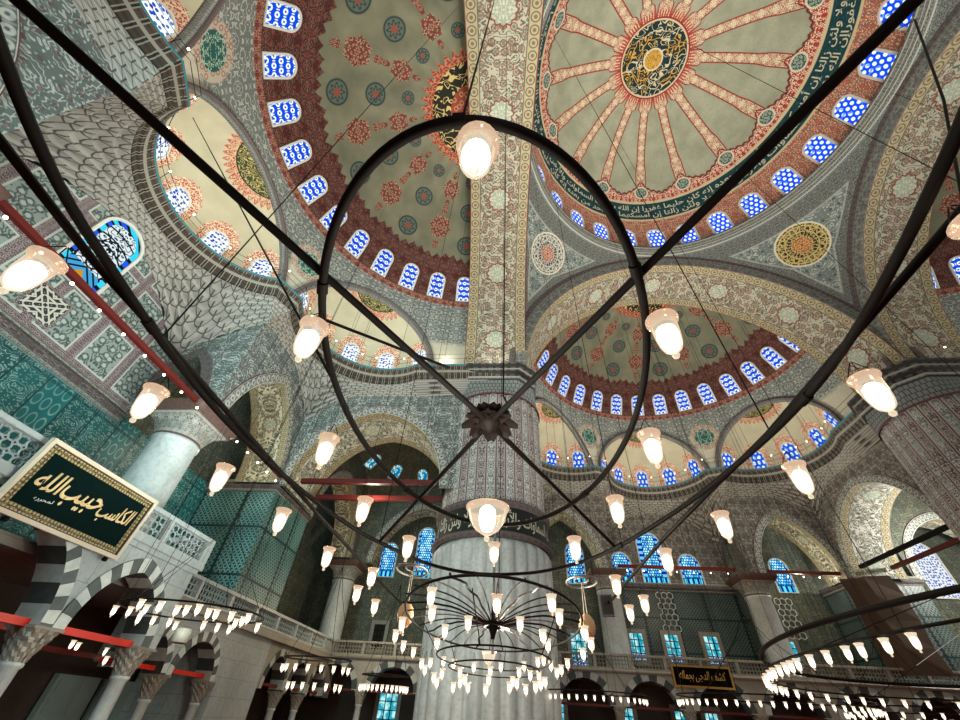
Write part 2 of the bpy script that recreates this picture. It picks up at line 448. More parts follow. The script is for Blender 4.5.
def m_script(name, ground, ink, s=1.):
    T = Tex(name); u, v = T.uv()
    a = (T.noise(u, v, 2.3/s, 1.2, .5)*4.4).cell().ab().lt(.17, .08); b = ((u/(.42*s)+T.noise(u, v, .9)*2.).cell().ab().lt(.09, .04))
    return T.done(T.mix(orr(a, b)*v.bd(.1, .95, .05), ground, ink), .6)
def m_archband():
    T = Tex('leaf_border'); u, v = T.uv()
    y = (v/.36).cell(); d = hyp(y*.36, (u-.24)*.8); leaf = d.lt(.14, .03)*d.gt(.05, .03)
    col = T.mix(leaf, '#575c5c', '#b3b5ab'); col = T.mix(((v/.36+.5).cell()).ab().lt(.08, .04)*u.bd(.08, .42, .03), col, '#8f918a')
    col = T.mix(orr(u.lt(.05, .01), u.bd(.44, .47, .01)), col, '#b9b9ae'); col = T.mix(u.gt(.47, .01), col, '#5f383b')
    return T.done(T.mix(T.noise(u, v, 4., 3.).lt(.45, .2)*.3, col, '#3f4342'), .75)
def m_capital():
    T = Tex('column_capital'); u, v = T.uv()
    mar = T.mix(T.noise(u*2., v*2., 3., 4.), '#6f706a', '#b3b1a6'); mar = T.mix(T.scroll(u, v, .5, .5, 9., 4., .16)*v.bd(9.3, 9.9, .03), mar, '#4a4844')
    return T.done(T.mix(orr(v.gt(9.955, .01), v.lt(9.2, .02)), mar, T.mix(T.noise(u*3, v*3, 3.), '#43322d', '#6a5148')), .6)
def m_wall():
    """painted wall: framed panels of scrollwork between mauve bands; u from the middle of the bay, v absolute height"""
    T = Tex('painted_wall_panels'); u, v = T.uv()
    pu, pv = 1.78, 2.28
    x = ((u-.15)/pu).cell()*pu; y = ((v-10.68)/pv-.0).fr()*pv-pv/2
    ex = x.ab(); ey = y.ab()
    inside = ex.lt(pu/2-.24, .02)*ey.lt(pv/2-.22, .02)
    s = T.scroll(x, y, pu, pv, 3.6, 4., .2, 1.)
    f0, f1 = T.flowers(u, v, 2.6, .2, .8)
    pan = T.mix(orr(s, f1*.8), '#8a9792', '#44544f'); pan = T.mix(f0, pan, '#a9b3ab')
    b = T.mix(T.scroll(u, v, .48, .48, 9., 4., .2, 3.), '#5b4a4c', '#9a9190')
    col = T.mix(inside, b, pan)
    kx, kz = (u-.2).ab(), (v-11.62).ab(); kd = kx.mx(kz); kuf = orr((kd*5.2).cell().ab().lt(.2, .06)*((kx+kz)*2.6).cell().ab().gt(.12, .06), ((kx-kz).ab()*4.).cell().ab().lt(.16, .06)); kuf_col = T.mix(kuf, '#2b2f2e', '#c3c2b6')
    line = orr((ex-(pu/2-.23)).ab().lt(.035, .02)*ey.lt(pv/2-.2, .02), (ey-(pv/2-.21)).ab().lt(.035, .02)*ex.lt(pu/2-.2, .02))
    col = T.mix(line, col, '#b4bbb2'); col = T.mix(kd.lt(.66, .02), col, b); col = T.mix(kd.lt(.56, .02), col, kuf_col)
    return T.done(col, .8)
def m_window(name, kind, strength, dark='#0a2bb0', pale='#cfe4ff'):
    """leaded coloured glass with daylight behind it; u, v in metres from the foot's middle"""
    T = Tex(name); u, v = T.uv()
    if kind == 'oval':
        p = .36; r = (v/p*.80); x = (u/p+(r.fl()*.5).fr()).cell(); y = r.cell()
        k = hyp(x*1.2, y).lt(.36, .1); c = T.mix(k, dark, pale)
        c = T.mix(T.noise(u, v, 2.2).gt(.66, .06), c, '#5d8cff')
    elif kind == 'hex':
        p = .42; r = v/p; x = (u/p+(r.fl()*.5).fr()).cell(); y = r.cell()
        k = hyp(x, y); c = T.mix(k.bd(.13, .33, .06), dark, '#eaf4ff'); c = T.mix(x.ab().gt(.44, .04)*y.ab().lt(.2, .05), c, '#dcebff')
        c = T.mix(u.ab().gt(.43, .02), c, T.mix((v*2.6).cell().ab().lt(.2, .04), '#dfeeff', dark)); c = T.mix(v.lt(.2, .02), c, T.mix((u*3.).cell().ab().lt(.25, .04), '#dfeeff', dark))
    elif kind == 'lace':
        d = T.vor(u, v, 5., 'F1', .6); c = T.mix(d.lt(.3, .08), '#e9eef2', '#4467a8'); c = T.mix(T.noise(u, v, 3.).gt(.58, .05)*d.lt(.36, .05), c, '#1c3fbf')
    elif kind == 'teal':
        e = T.vor(u, v, 5.5, 'DISTANCE_TO_EDGE', .8); q = T.noise(u, v, 3.2, 2.)
        c = T.mix(q.gt(.42, .05), '#0b78b8', '#35c3d8'); c = T.mix(q.gt(.53, .05), c, '#d6f4f8'); c = T.mix(e.lt(.07, .03), c, '#04141c')
    elif kind == 'panes':
        q = T.noise(u, v, 2.4, 2.); c = T.mix(q.gt(.5, .2), '#1f9fb4', '#b9f0f2'); c = T.mix(v.lt(.45, .03), c, T.mix(T.vor(u, v, 9., 'F1', .5).lt(.3, .1), '#0c3f8c', '#bfeaff'))
    elif kind == 'border':   # deep blue border, paler cells inside
        p = .20; r = v/p; x = (u/p+(r.fl()*.5).fr()).cell(); k = hyp(x, r.cell())
        q = T.noise(u, v, 2.2, 1.); c = T.mix(k.lt(.34, .08), T.mix(q.gt(.5, .1), '#0a3f9c', '#0f7fb8'), T.mix(q.gt(.48, .1), '#57c6e6', '#c6f2f4'))
        bdr = T.mix((v*2.3).cell().ab().lt(.26, .06), '#0a1f86', '#5fb4ee'); c = T.mix(u.ab().gt(.56, .02), c, bdr); c = T.mix(v.lt(.5, .02), c, T.mix((u*2.6).cell().ab().lt(.26, .06), '#0a1f86', '#4fd0e2'))
        c = T.mix(orr((u.ab()-.55).ab().lt(.03, .02), (v-.52).ab().lt(.03, .02)), c, '#04101c')
    else:                     # interlaced star pattern with cyan border
        x = u; y = v-1.1
        c = T.mix(orr((T.noise(x.ab(), y.ab(), 3.1, 1.)*5.).cell().ab().lt(.16, .05), (hyp(x, y)*2.4).cell().ab().lt(.09, .04)), '#cdd9dc', '#131a22')
        c = T.mix(y.lt(-.25, .02), c, T.mix(((x.ab()+(y+.7).ab())*3.4).cell().ab().lt(.17, .04), '#3f97c9', '#101a24'))
        c = T.mix(((x.ab()*1.4+(y+.7).ab())).lt(.26, .02), c, '#b98a1e')
        e = orr(x.ab().gt(.66, .02), v.lt(.28, .02), (hyp(x, (v-2.75).mx(0.)).gt(.66, .02)))
        an = atan2(x, (v-2.75).mx(0.)+.02); q = (v*2.1+an*1.2).cell().ab(); c = T.mix(e, c, T.mix(q.lt(.33, .04), '#10151c', T.mix((v*1.05+an*.6).cell().gt(0., .02), '#1f55d8', '#31c6e6')))
    return T.emit(c, strength)
M = {}
def build_mats():
    M['dome'] = m_dome(); M['semi'] = m_semidome(); M['exedra'] = m_exedra()
    M['soffit'] = m_soffit('painted_arch_soffit'); M['pend'] = m_pendentive(); M['pend2'] = m_pendentive('painted_pendentive_lace', '#3a3d3d', '#c3c3b6', '#8d4638', '#cfae94'); M['ring'] = m_ring()
    M['archface'] = m_floral('painted_arch_face', '#6a6f6b', '#a3a699', '#6b2f33', .6)
    M['soffit2'] = m_soffit('painted_gallery_soffit', '#85745a', '#cbc7ae', 2.2)
    M['muq'] = m_muqarnas(); M['lip'] = m_lip()
    M['trim'] = m_floral('painted_rim', '#5f6262', '#abaaa2', '#5c3a40', .35)
    M['upwall'] = m_floral('painted_upper_wall', '#544b46', '#b4ab9e', '#5f3836', .6)
    M['upwall_left'] = m_floral('painted_teal_wall', '#616a68', '#b4b8b0', '#63444a', 1.0); M['niche'] = m_floral('dark_vault_paint', '#4d5044', '#7d7d66', '#5a4436', 1.)
    M['wall'] = m_wall()
    M['tile'] = m_tile('iznik_tile_panels', 0); M['tile1'] = m_tile('iznik_tile_repeat', 1, '#173d3d', '#3a706d', '#8fb0a9')
    M['tilegrey'] = m_tile('grey_tile_panels', 1, '#232d2c', '#43514e', '#76847e')
    M['marble'] = m_marble('grey_marble', joint=0); M['marblewall'] = m_marble('marble_ashlar', '#8c9593', '#b2b9b7', 1., 1)
    M['stone'] = m_marble('warm_stone', '#6d675c', '#a39c8e', 1., 1)
    M['ablaq'] = m_ablaq('striped_voussoirs', p=.25); M['ablaqdark'] = m_ablaq('striped_voussoirs_shaded', '#8e8c82', '#2f2e2a', .42)  # darker copy has the shade of undersides and far arches in its colour
    M['shaft'] = m_shaft(); M['cap'] = m_cap(); M['band'] = simple('dark_script_band', '#1c2422', .6, 0, .3, .3)
    M['capital'] = m_capital(); M['mauve'] = m_floral('mauve_moulding', '#4f3c3d', '#857a76', '#6a3036', .25)
    M['iron'] = simple('black_iron', '#110e0b', .65, 0., .12)
    M['bronze'] = simple('dark_bronze', '#1a120d', .6, .1, .2, .3)
    M['steel'] = simple('pale_steel', '#8b8a84', .4, .7)
    M['red'] = simple('red_painted_timber', '#5f1813', .55, 0, .3, .25)
    M['redb'] = simple('bright_red_timber', '#d8301a', .45, 0, .4, .15)
    M['white'] = simple('white_lead_frame', '#d9dbd2', .6)
    M['dark'] = simple('dark_recess', '#1a1714', .9)
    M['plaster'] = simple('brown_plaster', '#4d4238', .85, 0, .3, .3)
    M['gold'] = simple('gilt_wood', '#b8924a', .35, .6, .5, .25)
    M['egg'] = simple('ostrich_egg', '#d8a878', .35, 0, .4, .2)
    M['string'] = simple('pale_cord', '#cfc4ae', .8)
    M['cloth'] = simple('brown_cover', '#4f3d2f', .8, 0, .3, .35)
    M['door'] = simple('pale_green_shutter', '#8fa39c', .6, 0, .3, .15)
    M['black'] = simple('black_plastic', '#15181a', .5)
    M['floor'] = simple('red_carpet', '#7c2a22', .95, 0, .2, .3)
    M['wdome'] = m_window('dome_glass', 'oval', 1.35, '#0a44d8', '#e4f0ff')
    M['wsemi'] = m_window('semidome_glass', 'hex', 1.25, '#0b46cc', '#7fb0ff')
    M['wexe2'] = m_window('far_exedra_glass', 'oval', 1.15, '#0b4fd0', '#d4e8ff'); M['archband'] = m_archband(); M['wexe'] = m_window('exedra_glass', 'lace', 1.3)
    M['wteal'] = m_window('small_teal_glass', 'teal', 1.1)
    M['wborder'] = m_window('gallery_glass', 'border', 1.35)
    M['wstar'] = m_window('star_glass', 'star', 1.25)
    M['daylight'] = m_window('gallery_panes', 'panes', 1.1)
    b = Tex('lit_bulb'); M['bulb'] = b.emit('#fff1d8', 9.)
    g = Tex('lamp_glass'); u, v = g.uv(); t = g.t; t.nodes.remove(g.b)
    def nd(k): return t.nodes.new('ShaderNode'+k)
    e = nd('Emission'); tr = nd('BsdfTransparent'); gl = nd('BsdfGlossy'); gl.inputs['Roughness'].default_value = .12; gl.inputs[0].default_value = lin('#f2c8a4')
    fr = nd('LayerWeight'); fr.inputs[0].default_value = .35; m1 = nd('MixShader'); m2 = nd('MixShader'); m1.inputs[0].default_value = .55
    wav = g.noise(u*60., v, 30., 2.)
    c = g.mix(v.gt(.34, .08), '#fff0d2', g.mix(wav, '#dfa87e', '#ffe6ca')); t.links.new(c, e.inputs[0]); e.inputs[1].default_value = .95
    t.links.new(tr.outputs[0], m1.inputs[1]); t.links.new(e.outputs[0], m1.inputs[2])
    t.links.new(fr.outputs['Facing'], m2.inputs[0]); t.links.new(m1.outputs[0], m2.inputs[1]); ad = nd('AddShader'); ae = nd('Emission'); t.links.new(c, ae.inputs[0]); ae.inputs[1].default_value = .6
    t.links.new(gl.outputs[0], ad.inputs[0]); t.links.new(ae.outputs[0], ad.inputs[1]); t.links.new(ad.outputs[0], m2.inputs[2]); t.links.new(m2.outputs[0], g.out.inputs[0])
    g.m.cycles.emission_sampling = 'NONE'; M['glass'] = g.m
build_mats()
# ---------------------------------------------------------------- upper structure: dome, arches, semidomes, exedrae
CX, CY, H = 12.32, 7.26, 13.5            # dome axis, half the pier spacing
ZC = 18.4                                # ledge height
AI, AO = 11.45, 15.55                    # arch: inner and outer plane
SIDES = {'far': 0., 'left': pi/2, 'near': pi, 'right': -pi/2}
SAY = {'far': 'the end wall', 'left': 'the side of the calligraphy panel', 'near': 'the entrance side', 'right': 'the far flank'}
def place(me, name, side):
    o = link(name, me); o.location = (CX, CY, 0); o.rotation_euler = (0, 0, SIDES[side]); return o
def frange(a, b, n): return np.linspace(a, b, n)
def pointed(w, h, n=24):
    """half-width w, rise h: pointed arch from (-w,0) over (0,h) to (w,0)"""
    if h <= w*1.001:
        t = frange(pi, 0, n); return [(w*cos(a), h*sin(a)) for a in t]
    r = (w*w+h*h)/(2*w); c = r-w; a1 = math.atan2(h, c)
    L = [(c-r*cos(a), r*sin(a)) for a in frange(0, a1, n//2+1)]
    return L+[(-x, y) for x, y in L[-2::-1]]

# main dome
mb = MB(); R0, Z0 = 11.5, 32.2
az = frange(0, 2*pi, 193); po = np.radians(frange(0, 90, 61))
P = np.stack([R0*np.sin(po)[:, None]*np.cos(az)[None], R0*np.sin(po)[:, None]*np.sin(az)[None], Z0+R0*np.cos(po)[:, None]+0*az[None]], -1)
UV = np.stack(np.broadcast_arrays(az[None]/(2*pi)*16, np.degrees(po)[:, None]), -1)
mb.grid(P, UV)
o = mb.build('ceiling_dome', M['dome']); o.location = (CX, CY, 0)
struct(o, 'great painted dome with sixteen red ribs and a dark inscription band', 'dome')
mb = MB()
mb.lathe([(11.45, 31.0), (11.2, 31.05), (11.1, 31.3), (11.12, 31.6), (11.0, 31.75), (10.98, 32.0), (11.1, 32.1), (11.55, 32.15)], seg=160)
o = mb.build('trim_dome_ring', M['ring']); o.location = (CX, CY, 0); struct(o, 'grey moulded ring under the windows of the great dome', 'cornice')

# inscription of the dome band: real letters bent round the shell
def shape_arabic(s):
    tab = {}
    for c in list(range(0xFE80, 0xFEFD)):
        d = unicodedata.decomposition(chr(c)).split()
        if len(d) == 2: tab.setdefault(chr(int(d[1], 16)), {})[d[0]] = chr(c)
        elif len(d) == 3 and d[1] == '0644': tab.setdefault('\u0644'+chr(int(d[2], 16)), {})[d[0]] = chr(c)
    out = []; prev = False; i = 0
    while i < len(s):
        c = s[i]
        if s[i:i+2] in tab and c == '\u0644': c = s[i:i+2]
        f = tab.get(c)
        nxt = s[i+len(c):i+len(c)+1]; nj = bool(nxt) and nxt in tab
        if not f: out.append(c); prev = False; i += len(c); continue
        joins = '<initial>' in f
        if prev and joins and nj: k = '<medial>'
        elif prev: k = '<final>'
        elif joins and nj: k = '<initial>'
        else: k = '<isolated>'
        out.append(f.get(k, f.get('<isolated>'))); prev = joins and nj and k in ('<initial>', '<medial>'); i += len(c)
    return ''.join(out[::-1])
def text_mesh(s, size=1., extrude=0., bold=0.):
    c = bpy.data.curves.new('lettering', 'FONT'); c.body = s; c.size = size; c.extrude = extrude; c.resolution_u = 3; c.offset = bold
    o = bpy.data.objects.new('lettering', c); COL.objects.link(o); bpy.context.view_layer.update()
    me = bpy.data.meshes.new_from_object(o.evaluated_get(bpy.context.evaluated_depsgraph_get()))
    bpy.data.objects.remove(o); bpy.data.curves.remove(c)
    return me
def subdiv_long(me, L):
    bm = bmesh.new(); bm.from_mesh(me)
    for _ in range(3):
        es = [e for e in bm.edges if e.calc_length() > L]
        if not es: break
        bmesh.ops.subdivide_edges(bm, edges=es, cuts=1)
    bmesh.ops.triangulate(bm, faces=bm.faces[:]); bm.to_mesh(me); bm.free()
verse = '\u0625\u0646 \u0627\u0644\u0644\u0647 \u064a\u0645\u0633\u0643 \u0627\u0644\u0633\u0645\u0627\u0648\u0627\u062a \u0648\u0627\u0644\u0623\u0631\u0636 \u0623\u0646 \u062a\u0632\u0648\u0644\u0627 \u0648\u0644\u0626\u0646 \u0632\u0627\u0644\u062a\u0627 \u0625\u0646 \u0623\u0645\u0633\u0643\u0647\u0645\u0627 \u0645\u0646 \u0623\u062d\u062f \u0645\u0646 \u0628\u0639\u062f\u0647 \u0625\u0646\u0647 \u0643\u0627\u0646 \u062d\u0644\u064a\u0645\u0627 \u063a\u0641\u0648\u0631\u0627'
inks = M['white'], M['gold']
me = text_mesh(shape_arabic(verse+' '+verse)+'\n'+shape_arabic(verse+' '+verse)[40:]+shape_arabic(verse+' '+verse)[:40], 1.6, .0, .022)
subdiv_long(me, .45)
xs = [v.co.x for v in me.vertices]; ys = [v.co.y for v in me.vertices]; x0, x1 = min(xs), max(xs); y0, y1 = min(ys), max(ys)
for v in me.vertices:
    a = (v.co.x-x0)/(x1-x0)*2*pi*.995+pi*.5; p = math.radians(60.7+(y1-v.co.y)/(y1-y0)*8.1); r = R0-.03
    v.co = (r*sin(p)*cos(-a), r*sin(p)*sin(-a), Z0+r*cos(p))
me.materials.append(simple('inscription_ink', '#c9c6a8', .6))
o = link('trim_inscription', me); o.location = (CX, CY, 0)
struct(o, 'pale Arabic lettering running round the dark band of the great dome', 'inscription')

# pendentives (four pieces of one sphere) and their arches
RP = sqrt(AI**2+12.6**2)
for k, nm in enumerate(('behind the fluted pier', 'over the dark pier', 'over the pier out of sight', 'over the pier behind the camera')):
    mb = MB(); zz = frange(ZC+5.3, ZC+12.585, 40); rows = []; uvs = []
    for z in zz:
        rho = sqrt(RP**2-(z-ZC)**2); b = math.asin(min(1, AI/rho)); a = math.acos(min(1, AI/rho)); sl = RP*math.asin((z-ZC)/RP)
        th = frange(a, b, 41); rows.append([(rho*cos(t), rho*sin(t), z) for t in th]); uvs.append([((t-pi/4)*rho, sl) for t in th])
    mb.grid(rows, uvs)
    o = mb.build('ceiling_pendentive', M['pend2' if k == 1 else 'pend']); o.location = (CX, CY, 0); o.rotation_euler = (0, 0, (0, pi/2, -pi/2, pi)[k])
    struct(o, 'grey painted pendentive with a gold roundel '+('above the dark pier at the edge', 'above the fluted pier', 'at the corner beyond the dome windows', 'above the camera')[k], 'pendentive')
ma = MB(); th = frange(0, pi, 81)
# painted soffit, front and back faces
ma.grid([[(AI*cos(t), b, ZC+AI*sin(t)) for b in frange(AI, AO, 5)] for t in th], [[(b-AI, t*AI) for b in frange(AI, AO, 5)] for t in th], 0)
def annulus(mb, r0, r1, b, mi, fl, z=ZC):
    mb.grid([[(r*cos(t), b, z+r*sin(t)) for r in frange(r0, r1, 4)] for t in th], [[(r*1., t*12.) for r in frange(r0, r1, 4)] for t in th], mi, fl)
annulus(ma, AI, 12.25, AI-.02, 1, True); annulus(ma, 12.25, 12.6, AI-.10, 2, True)
ma.grid([[(12.25*cos(t), b, ZC+12.25*sin(t)) for b in (AI-.1, AI-.02)] for t in th], [[(b, t*12.) for b in (0, .1)] for t in th], 2)
annulus(ma, AI, 12.8, AO, 1, False)
arch_me = ma.mesh('great_arch', [M['soffit'], M['archface'], M['mauve']])
for s in ('left', 'far', 'right'):
    o = place(arch_me, 'trim_great_arch', s)
    if s == 'left':
        pv = Vector((CX-H, CY+AI, 0)); o.matrix_world = Matrix.Translation(pv) @ Matrix.Rotation(math.radians(3.2), 4, 'Z') @ Matrix.Translation(-pv) @ o.matrix_basis
    struct(o, 'broad painted arch '+{'left': 'rising from the fluted pier to pass straight overhead', 'far': 'spanning from the fluted pier to the dark pier', 'right': 'springing from the dark pier at the edge'}[s], 'arch')

# semidome and exedrae
S0 = Vector((0, 14.6, 19.7)); SR = 11.7
EX = [Vector((0, 24.0, ZC+.1)), Vector((7.2, 20.4, ZC+.1)), Vector((-7.2, 20.4, ZC+.1))]; ER = 4.85
def radical(c):
    d = c-S0; L = d.length; k = (L*L+SR*SR-ER*ER)/(2*L); return S0+d/L*k, d/L, sqrt(SR*SR-k*k)
mb = MB(); aa = np.radians(frange(-100, 100, 201)); po = np.radians(frange(0, 97, 98))
P = np.stack([SR*np.sin(po)[:, None]*np.sin(aa)[None], 14.6+SR*np.sin(po)[:, None]*np.cos(aa)[None], 19.7+SR*np.cos(po)[:, None]+0*aa[None]], -1)
mb.grid(P, np.stack(np.broadcast_arrays(np.degrees(aa)[None], np.degrees(po)[:, None]), -1), 0, True)
semi_me = mb.mesh('semidome', M['semi'])
bisect(semi_me, [((0, AO-1.7, 0), (0, -1, 0)), ((0, 0, ZC-.02), (0, 0, -1))]+[(radical(c)[0], radical(c)[1]) for c in EX])
exe_me = []
for c in EX:
    co, no, rr = radical(c); ax = math.atan2(no.x, no.y)
    mb = MB(); aa = np.radians(frange(-180, 180, 145)); po = np.radians(frange(0, 91, 52))
    P = np.stack([c.x+ER*np.sin(po)[:, None]*np.sin(aa+ax)[None], c.y+ER*np.sin(po)[:, None]*np.cos(aa+ax)[None], c.z+ER*np.cos(po)[:, None]+0*aa[None]], -1)
    mb.grid(P, np.stack(np.broadcast_arrays(np.degrees(aa)[None], np.degrees(po)[:, None]), -1), 0, True)
    me = mb.mesh('exedra', M['exedra']); bisect(me, [(co, -no), ((0, 0, ZC-.02), (0, 0, -1))]); exe_me.append(me)
rims = []
for c in EX:
    co, no, rr = radical(c); x = no.cross(Vector((0, 0, 1))).normalized(); y = x.cross(no)
    pts = [co+x*(cos(t)*(rr-.02))+y*(sin(t)*(rr-.02)) for t in frange(-.6, pi+.6, 70)]
    pts = [p for p in pts if p.z > ZC-.05]
    m1 = MB().tube(pts, .20, 6, 0); m1.tube([p+no*-.22+(co-p)*.0 for p in pts], .10, 6, 1)
    rims.append(m1.mesh('exedra_rim', [M['trim'], M['mauve']]))
# arched window: frame (ring) and pane
def window_meshes(w, h, fr, glass, d=.06, pane_cut=0):
    r = w/2; out = [(-r, 0)]+[(-r, h-r)]+[(r*cos(t), h-r+r*1.0*sin(t)) for t in frange(pi, 0, 13)[1:-1]]+[(r, h-r), (r, 0)]
    k = (r-fr)/r; inn = [(x*k, fr*.6 if y == 0 else (h-r)+(y-(h-r))*k) for x, y in out]
    mf = MB(); n = len(out)
    for i in range(n):
        a, b = out[i], out[(i+1) % n]; c, e = inn[i], inn[(i+1) % n]
        mf.poly([(a[0], -d, a[1]), (b[0], -d, b[1]), (e[0], -d, e[1]), (c[0], -d, c[1])])
        mf.poly([(c[0], -d, c[1]), (e[0], -d, e[1]), (e[0], d, e[1]), (c[0], d, c[1])])
        mf.poly([(a[0], d, a[1]), (b[0], d, b[1]), (b[0], -d, b[1]), (a[0], -d, a[1])])
    mp = MB().poly([(x, -.01, y) for x, y in inn[::-1]], [(x, y) for x, y in inn[::-1]])
    return mf.mesh('window_frame', M['white'], False), mp.mesh('pane', glass, False)
NW = [0]
def window(frame_pane, mat, label):
    """frame_pane: meshes in the xz plane facing -y; mat: world matrix"""
    NW[0] += 1
    o = link('window_%d' % NW[0], frame_pane[0]); o.matrix_world = mat
    link('pane', frame_pane[1], o); return struct(o, label, 'window')
def ordinal(i): return ['first', 'second', 'third', 'fourth', 'fifth', 'sixth', 'seventh', 'eighth', 'ninth', 'tenth', 'eleventh', 'twelfth', 'thirteenth', 'fourteenth', 'fifteenth', 'sixteenth', 'seventeenth', 'eighteenth', 'nineteenth', 'twentieth', 'twenty-first', 'twenty-second', 'twenty-third', 'twenty-fourth', 'twenty-fifth', 'twenty-sixth', 'twenty-seventh', 'twenty-eighth'][i]
def on_sphere(c, r, az, pol, extra=0.):
    """matrix for a window lying on a shell: az from +y towards +x, pol from the top; its middle there, facing the centre"""
    n = Vector((sin(pol)*sin(az), sin(pol)*cos(az), cos(pol)))          # outward
    p = Vector(c)+n*(r-extra); y = n; x = Vector((cos(az), -sin(az), 0)); z = x.cross(y)
    return Matrix((x, y, z)).transposed().to_4x4(), p
def shell_window(fp, c, r, az, pol, h, side, label, extra=.05):
    Rm, p = on_sphere(c, r, az, pol, extra); up = Rm @ Vector((0, 0, 1)); p = p-up*(h/2)
    W = Matrix.Translation((CX, CY, 0)) @ Matrix.Rotation(SIDES[side], 4, 'Z')
    return window(fp, W @ Matrix.Translation(p) @ Rm, label)
wd = window_meshes(1.55, 2.75, .16, M['wdome']); ws = window_meshes(1.16, 2.0, .11, M['wsemi']); we = window_meshes(1.15, 1.75, .09, M['wexe'], .05); we2 = window_meshes(1.1, 1.75, .09, M['wexe2'], .05)
for i in range(28):
    a = math.radians(-15.8+i*360/28); az = pi/2-a
    shell_window(wd, (0, 0, Z0), R0, az, math.radians(82.3), 2.75, 'far', 'white and blue glass window at the foot of the great dome, %s counted anticlockwise' % ordinal(i), .06)
for s in ('left', 'far', 'right'):
    struct(place(semi_me, 'ceiling_semidome', s), {'left': 'dark olive semidome with red and green medallions beside the overhead arch', 'far': 'olive semidome with red medallions beyond the wide far arch', 'right': 'olive semidome glimpsed beyond the dark pier'}[s], 'semidome')
    for i in range(-7, 8):
        if s == 'right' and i > 0: continue
        shell_window(ws, S0, SR, math.radians(i*11.8), math.radians(60.6), 2.05, s, 'blue leaded window ringing the %s semidome, %s counting %s' % ({'left': 'dark olive', 'far': 'distant', 'right': 'flank'}[s], ordinal(i+7), {'left': 'toward the fluted pier', 'far': 'away from the fluted pier', 'right': 'from the dark pier'}[s]), .05)
    for k in range(3):
        if s == 'right' and k == 1: continue
        nm = {0: 'middle', 1: 'last' if s != 'left' else 'pier', 2: 'pier' if s != 'left' else 'corner'}[k]; wh = {'left': 'dark olive semidome', 'far': 'distant semidome', 'right': 'flank semidome'}[s]
        struct(place(exe_me[k], 'ceiling_exedra', s), 'cream half dome with a green medallion, %s one under the %s' % (nm, wh), 'exedra')
        struct(place(rims[k], 'trim_exedra_rim', s), 'grey moulded rim of the %s cream half dome under the %s' % (nm, wh), 'rim')
        co, no, rr = radical(EX[k]); ax = math.atan2(no.x, no.y)
        for j in range(-2, 3):
            shell_window(we if s == 'left' else we2, EX[k], ER, ax+math.radians(j*30), math.radians(78.5), 1.75, s, 'lacy blue window, %s %s, %s half dome of the %s' % (ordinal(j+2), {'left': 'toward the fluted pier', 'far': 'from the fluted pier', 'right': 'from the dark pier'}[s], nm, wh), .05)

# ledge with dentil cornice, muqarnas below
def lobes(r, r2=None):
    pts = [(10.95, 13.6)]+[(7.2+r*cos(math.radians(t)), 20.4+r*sin(math.radians(t))) for t in frange(-27, 117, 34)]
    pts += [(r*cos(math.radians(t)), 24.0+r*sin(math.radians(t))) for t in frange(9, 90, 18)]
    return pts+[(-x, y) for x, y in pts[-2::-1]]
def wallfoot():
    pts = []; dz = []
    def add(p, q, off):
        pts.append(p); dz.append(max(.95, 1.28*off))
    add((11.3, 13.6), 0, .7)
    for t in frange(-27, 117, 34):
        c, s_ = cos(math.radians(t)), sin(math.radians(t)); d = min(4.3/c if c > .01 else 99, 4.6/s_ if s_ > .01 else 99)
        add((7.2+d*c, 20.4+d*s_), 0, d-4.05)
    for t in frange(9, 90, 18):
        c, s_ = cos(math.radians(t)), sin(math.radians(t)); d = min(5.0/c if c > .01 else 99, 4.8/s_ if s_ > .01 else 99)
        add((d*c, 24.0+d*s_), 0, d-4.05)
    return pts+[(-x, y) for x, y in pts[-2::-1]], dz+dz[-2::-1]
LIP = np.array(lobes(4.05)); LIN = np.array(lobes(4.3)); LOUT = np.array(lobes(5.0)); FOOT, DZ = wallfoot(); FOOT = np.array(FOOT); DZ = np.array(DZ)
Ls = np.r_[0, np.cumsum(np.hypot(*np.diff(LIP, axis=0).T))]
ml = MB()
prof = [(1.12, 17.25), (.95, 17.3), (.9, 17.55), (.55, 17.62), (.5, 17.72), (.42, 17.75), (.2, 18.15), (.1, 18.18), (.05, 18.3), (0., 18.32), (0, 18.44), (.12, 18.46)]
rows = []; uv = []
for k, (w, z) in enumerate(prof):
    q = LIP+(LIN-LIP)*(w*1.0); rows.append(np.c_[q, np.full(len(q), z)]); uv.append(np.c_[Ls, np.full(len(q), k/(len(prof)-1))])
ml.grid(rows, uv)
ml.grid([np.c_[LIP, np.full(len(LIP), 18.45)], np.c_[LOUT, np.full(len(LIP), 18.45)]], [np.c_[Ls, 0*Ls+.3], np.c_[Ls, 0*Ls+.31]])
Lb = frange(.3, Ls[-1]-.3, int(Ls[-1]/.42))
for q in Lb:                                                    # dentil brackets under the lip
    p = np.array([np.interp(q, Ls, LIP[:, k]) for k in (0, 1)]); p2 = np.array([np.interp(q+.05, Ls, LIP[:, k]) for k in (0, 1)]); o_ = np.array([np.interp(q, Ls, LIN[:, k]) for k in (0, 1)])-p
    t_ = (p2-p)/np.hypot(*(p2-p)); n_ = o_/max(.01, np.hypot(*o_)); c8 = []
    for z, d0, d1 in ((17.72, .16, .30), (18.14, .02, .30)):
        for e, d in ((-.085, d0), (.085, d0), (.085, d1), (-.085, d1)): w_ = p+t_*e+n_*d; c8.append((w_[0], w_[1], z))
    for f in ((0, 1, 2, 3), (0, 1, 5, 4), (1, 2, 6, 5), (3, 0, 4, 7)): ml.poly([c8[i] for i in f], [(0, 0)]*4, 1 if f[0] or f[1] == 1 else 1)
lip_me = ml.mesh('ledge', [M['lip'], simple('cornice_bracket', '#3b352f', .7)], False)
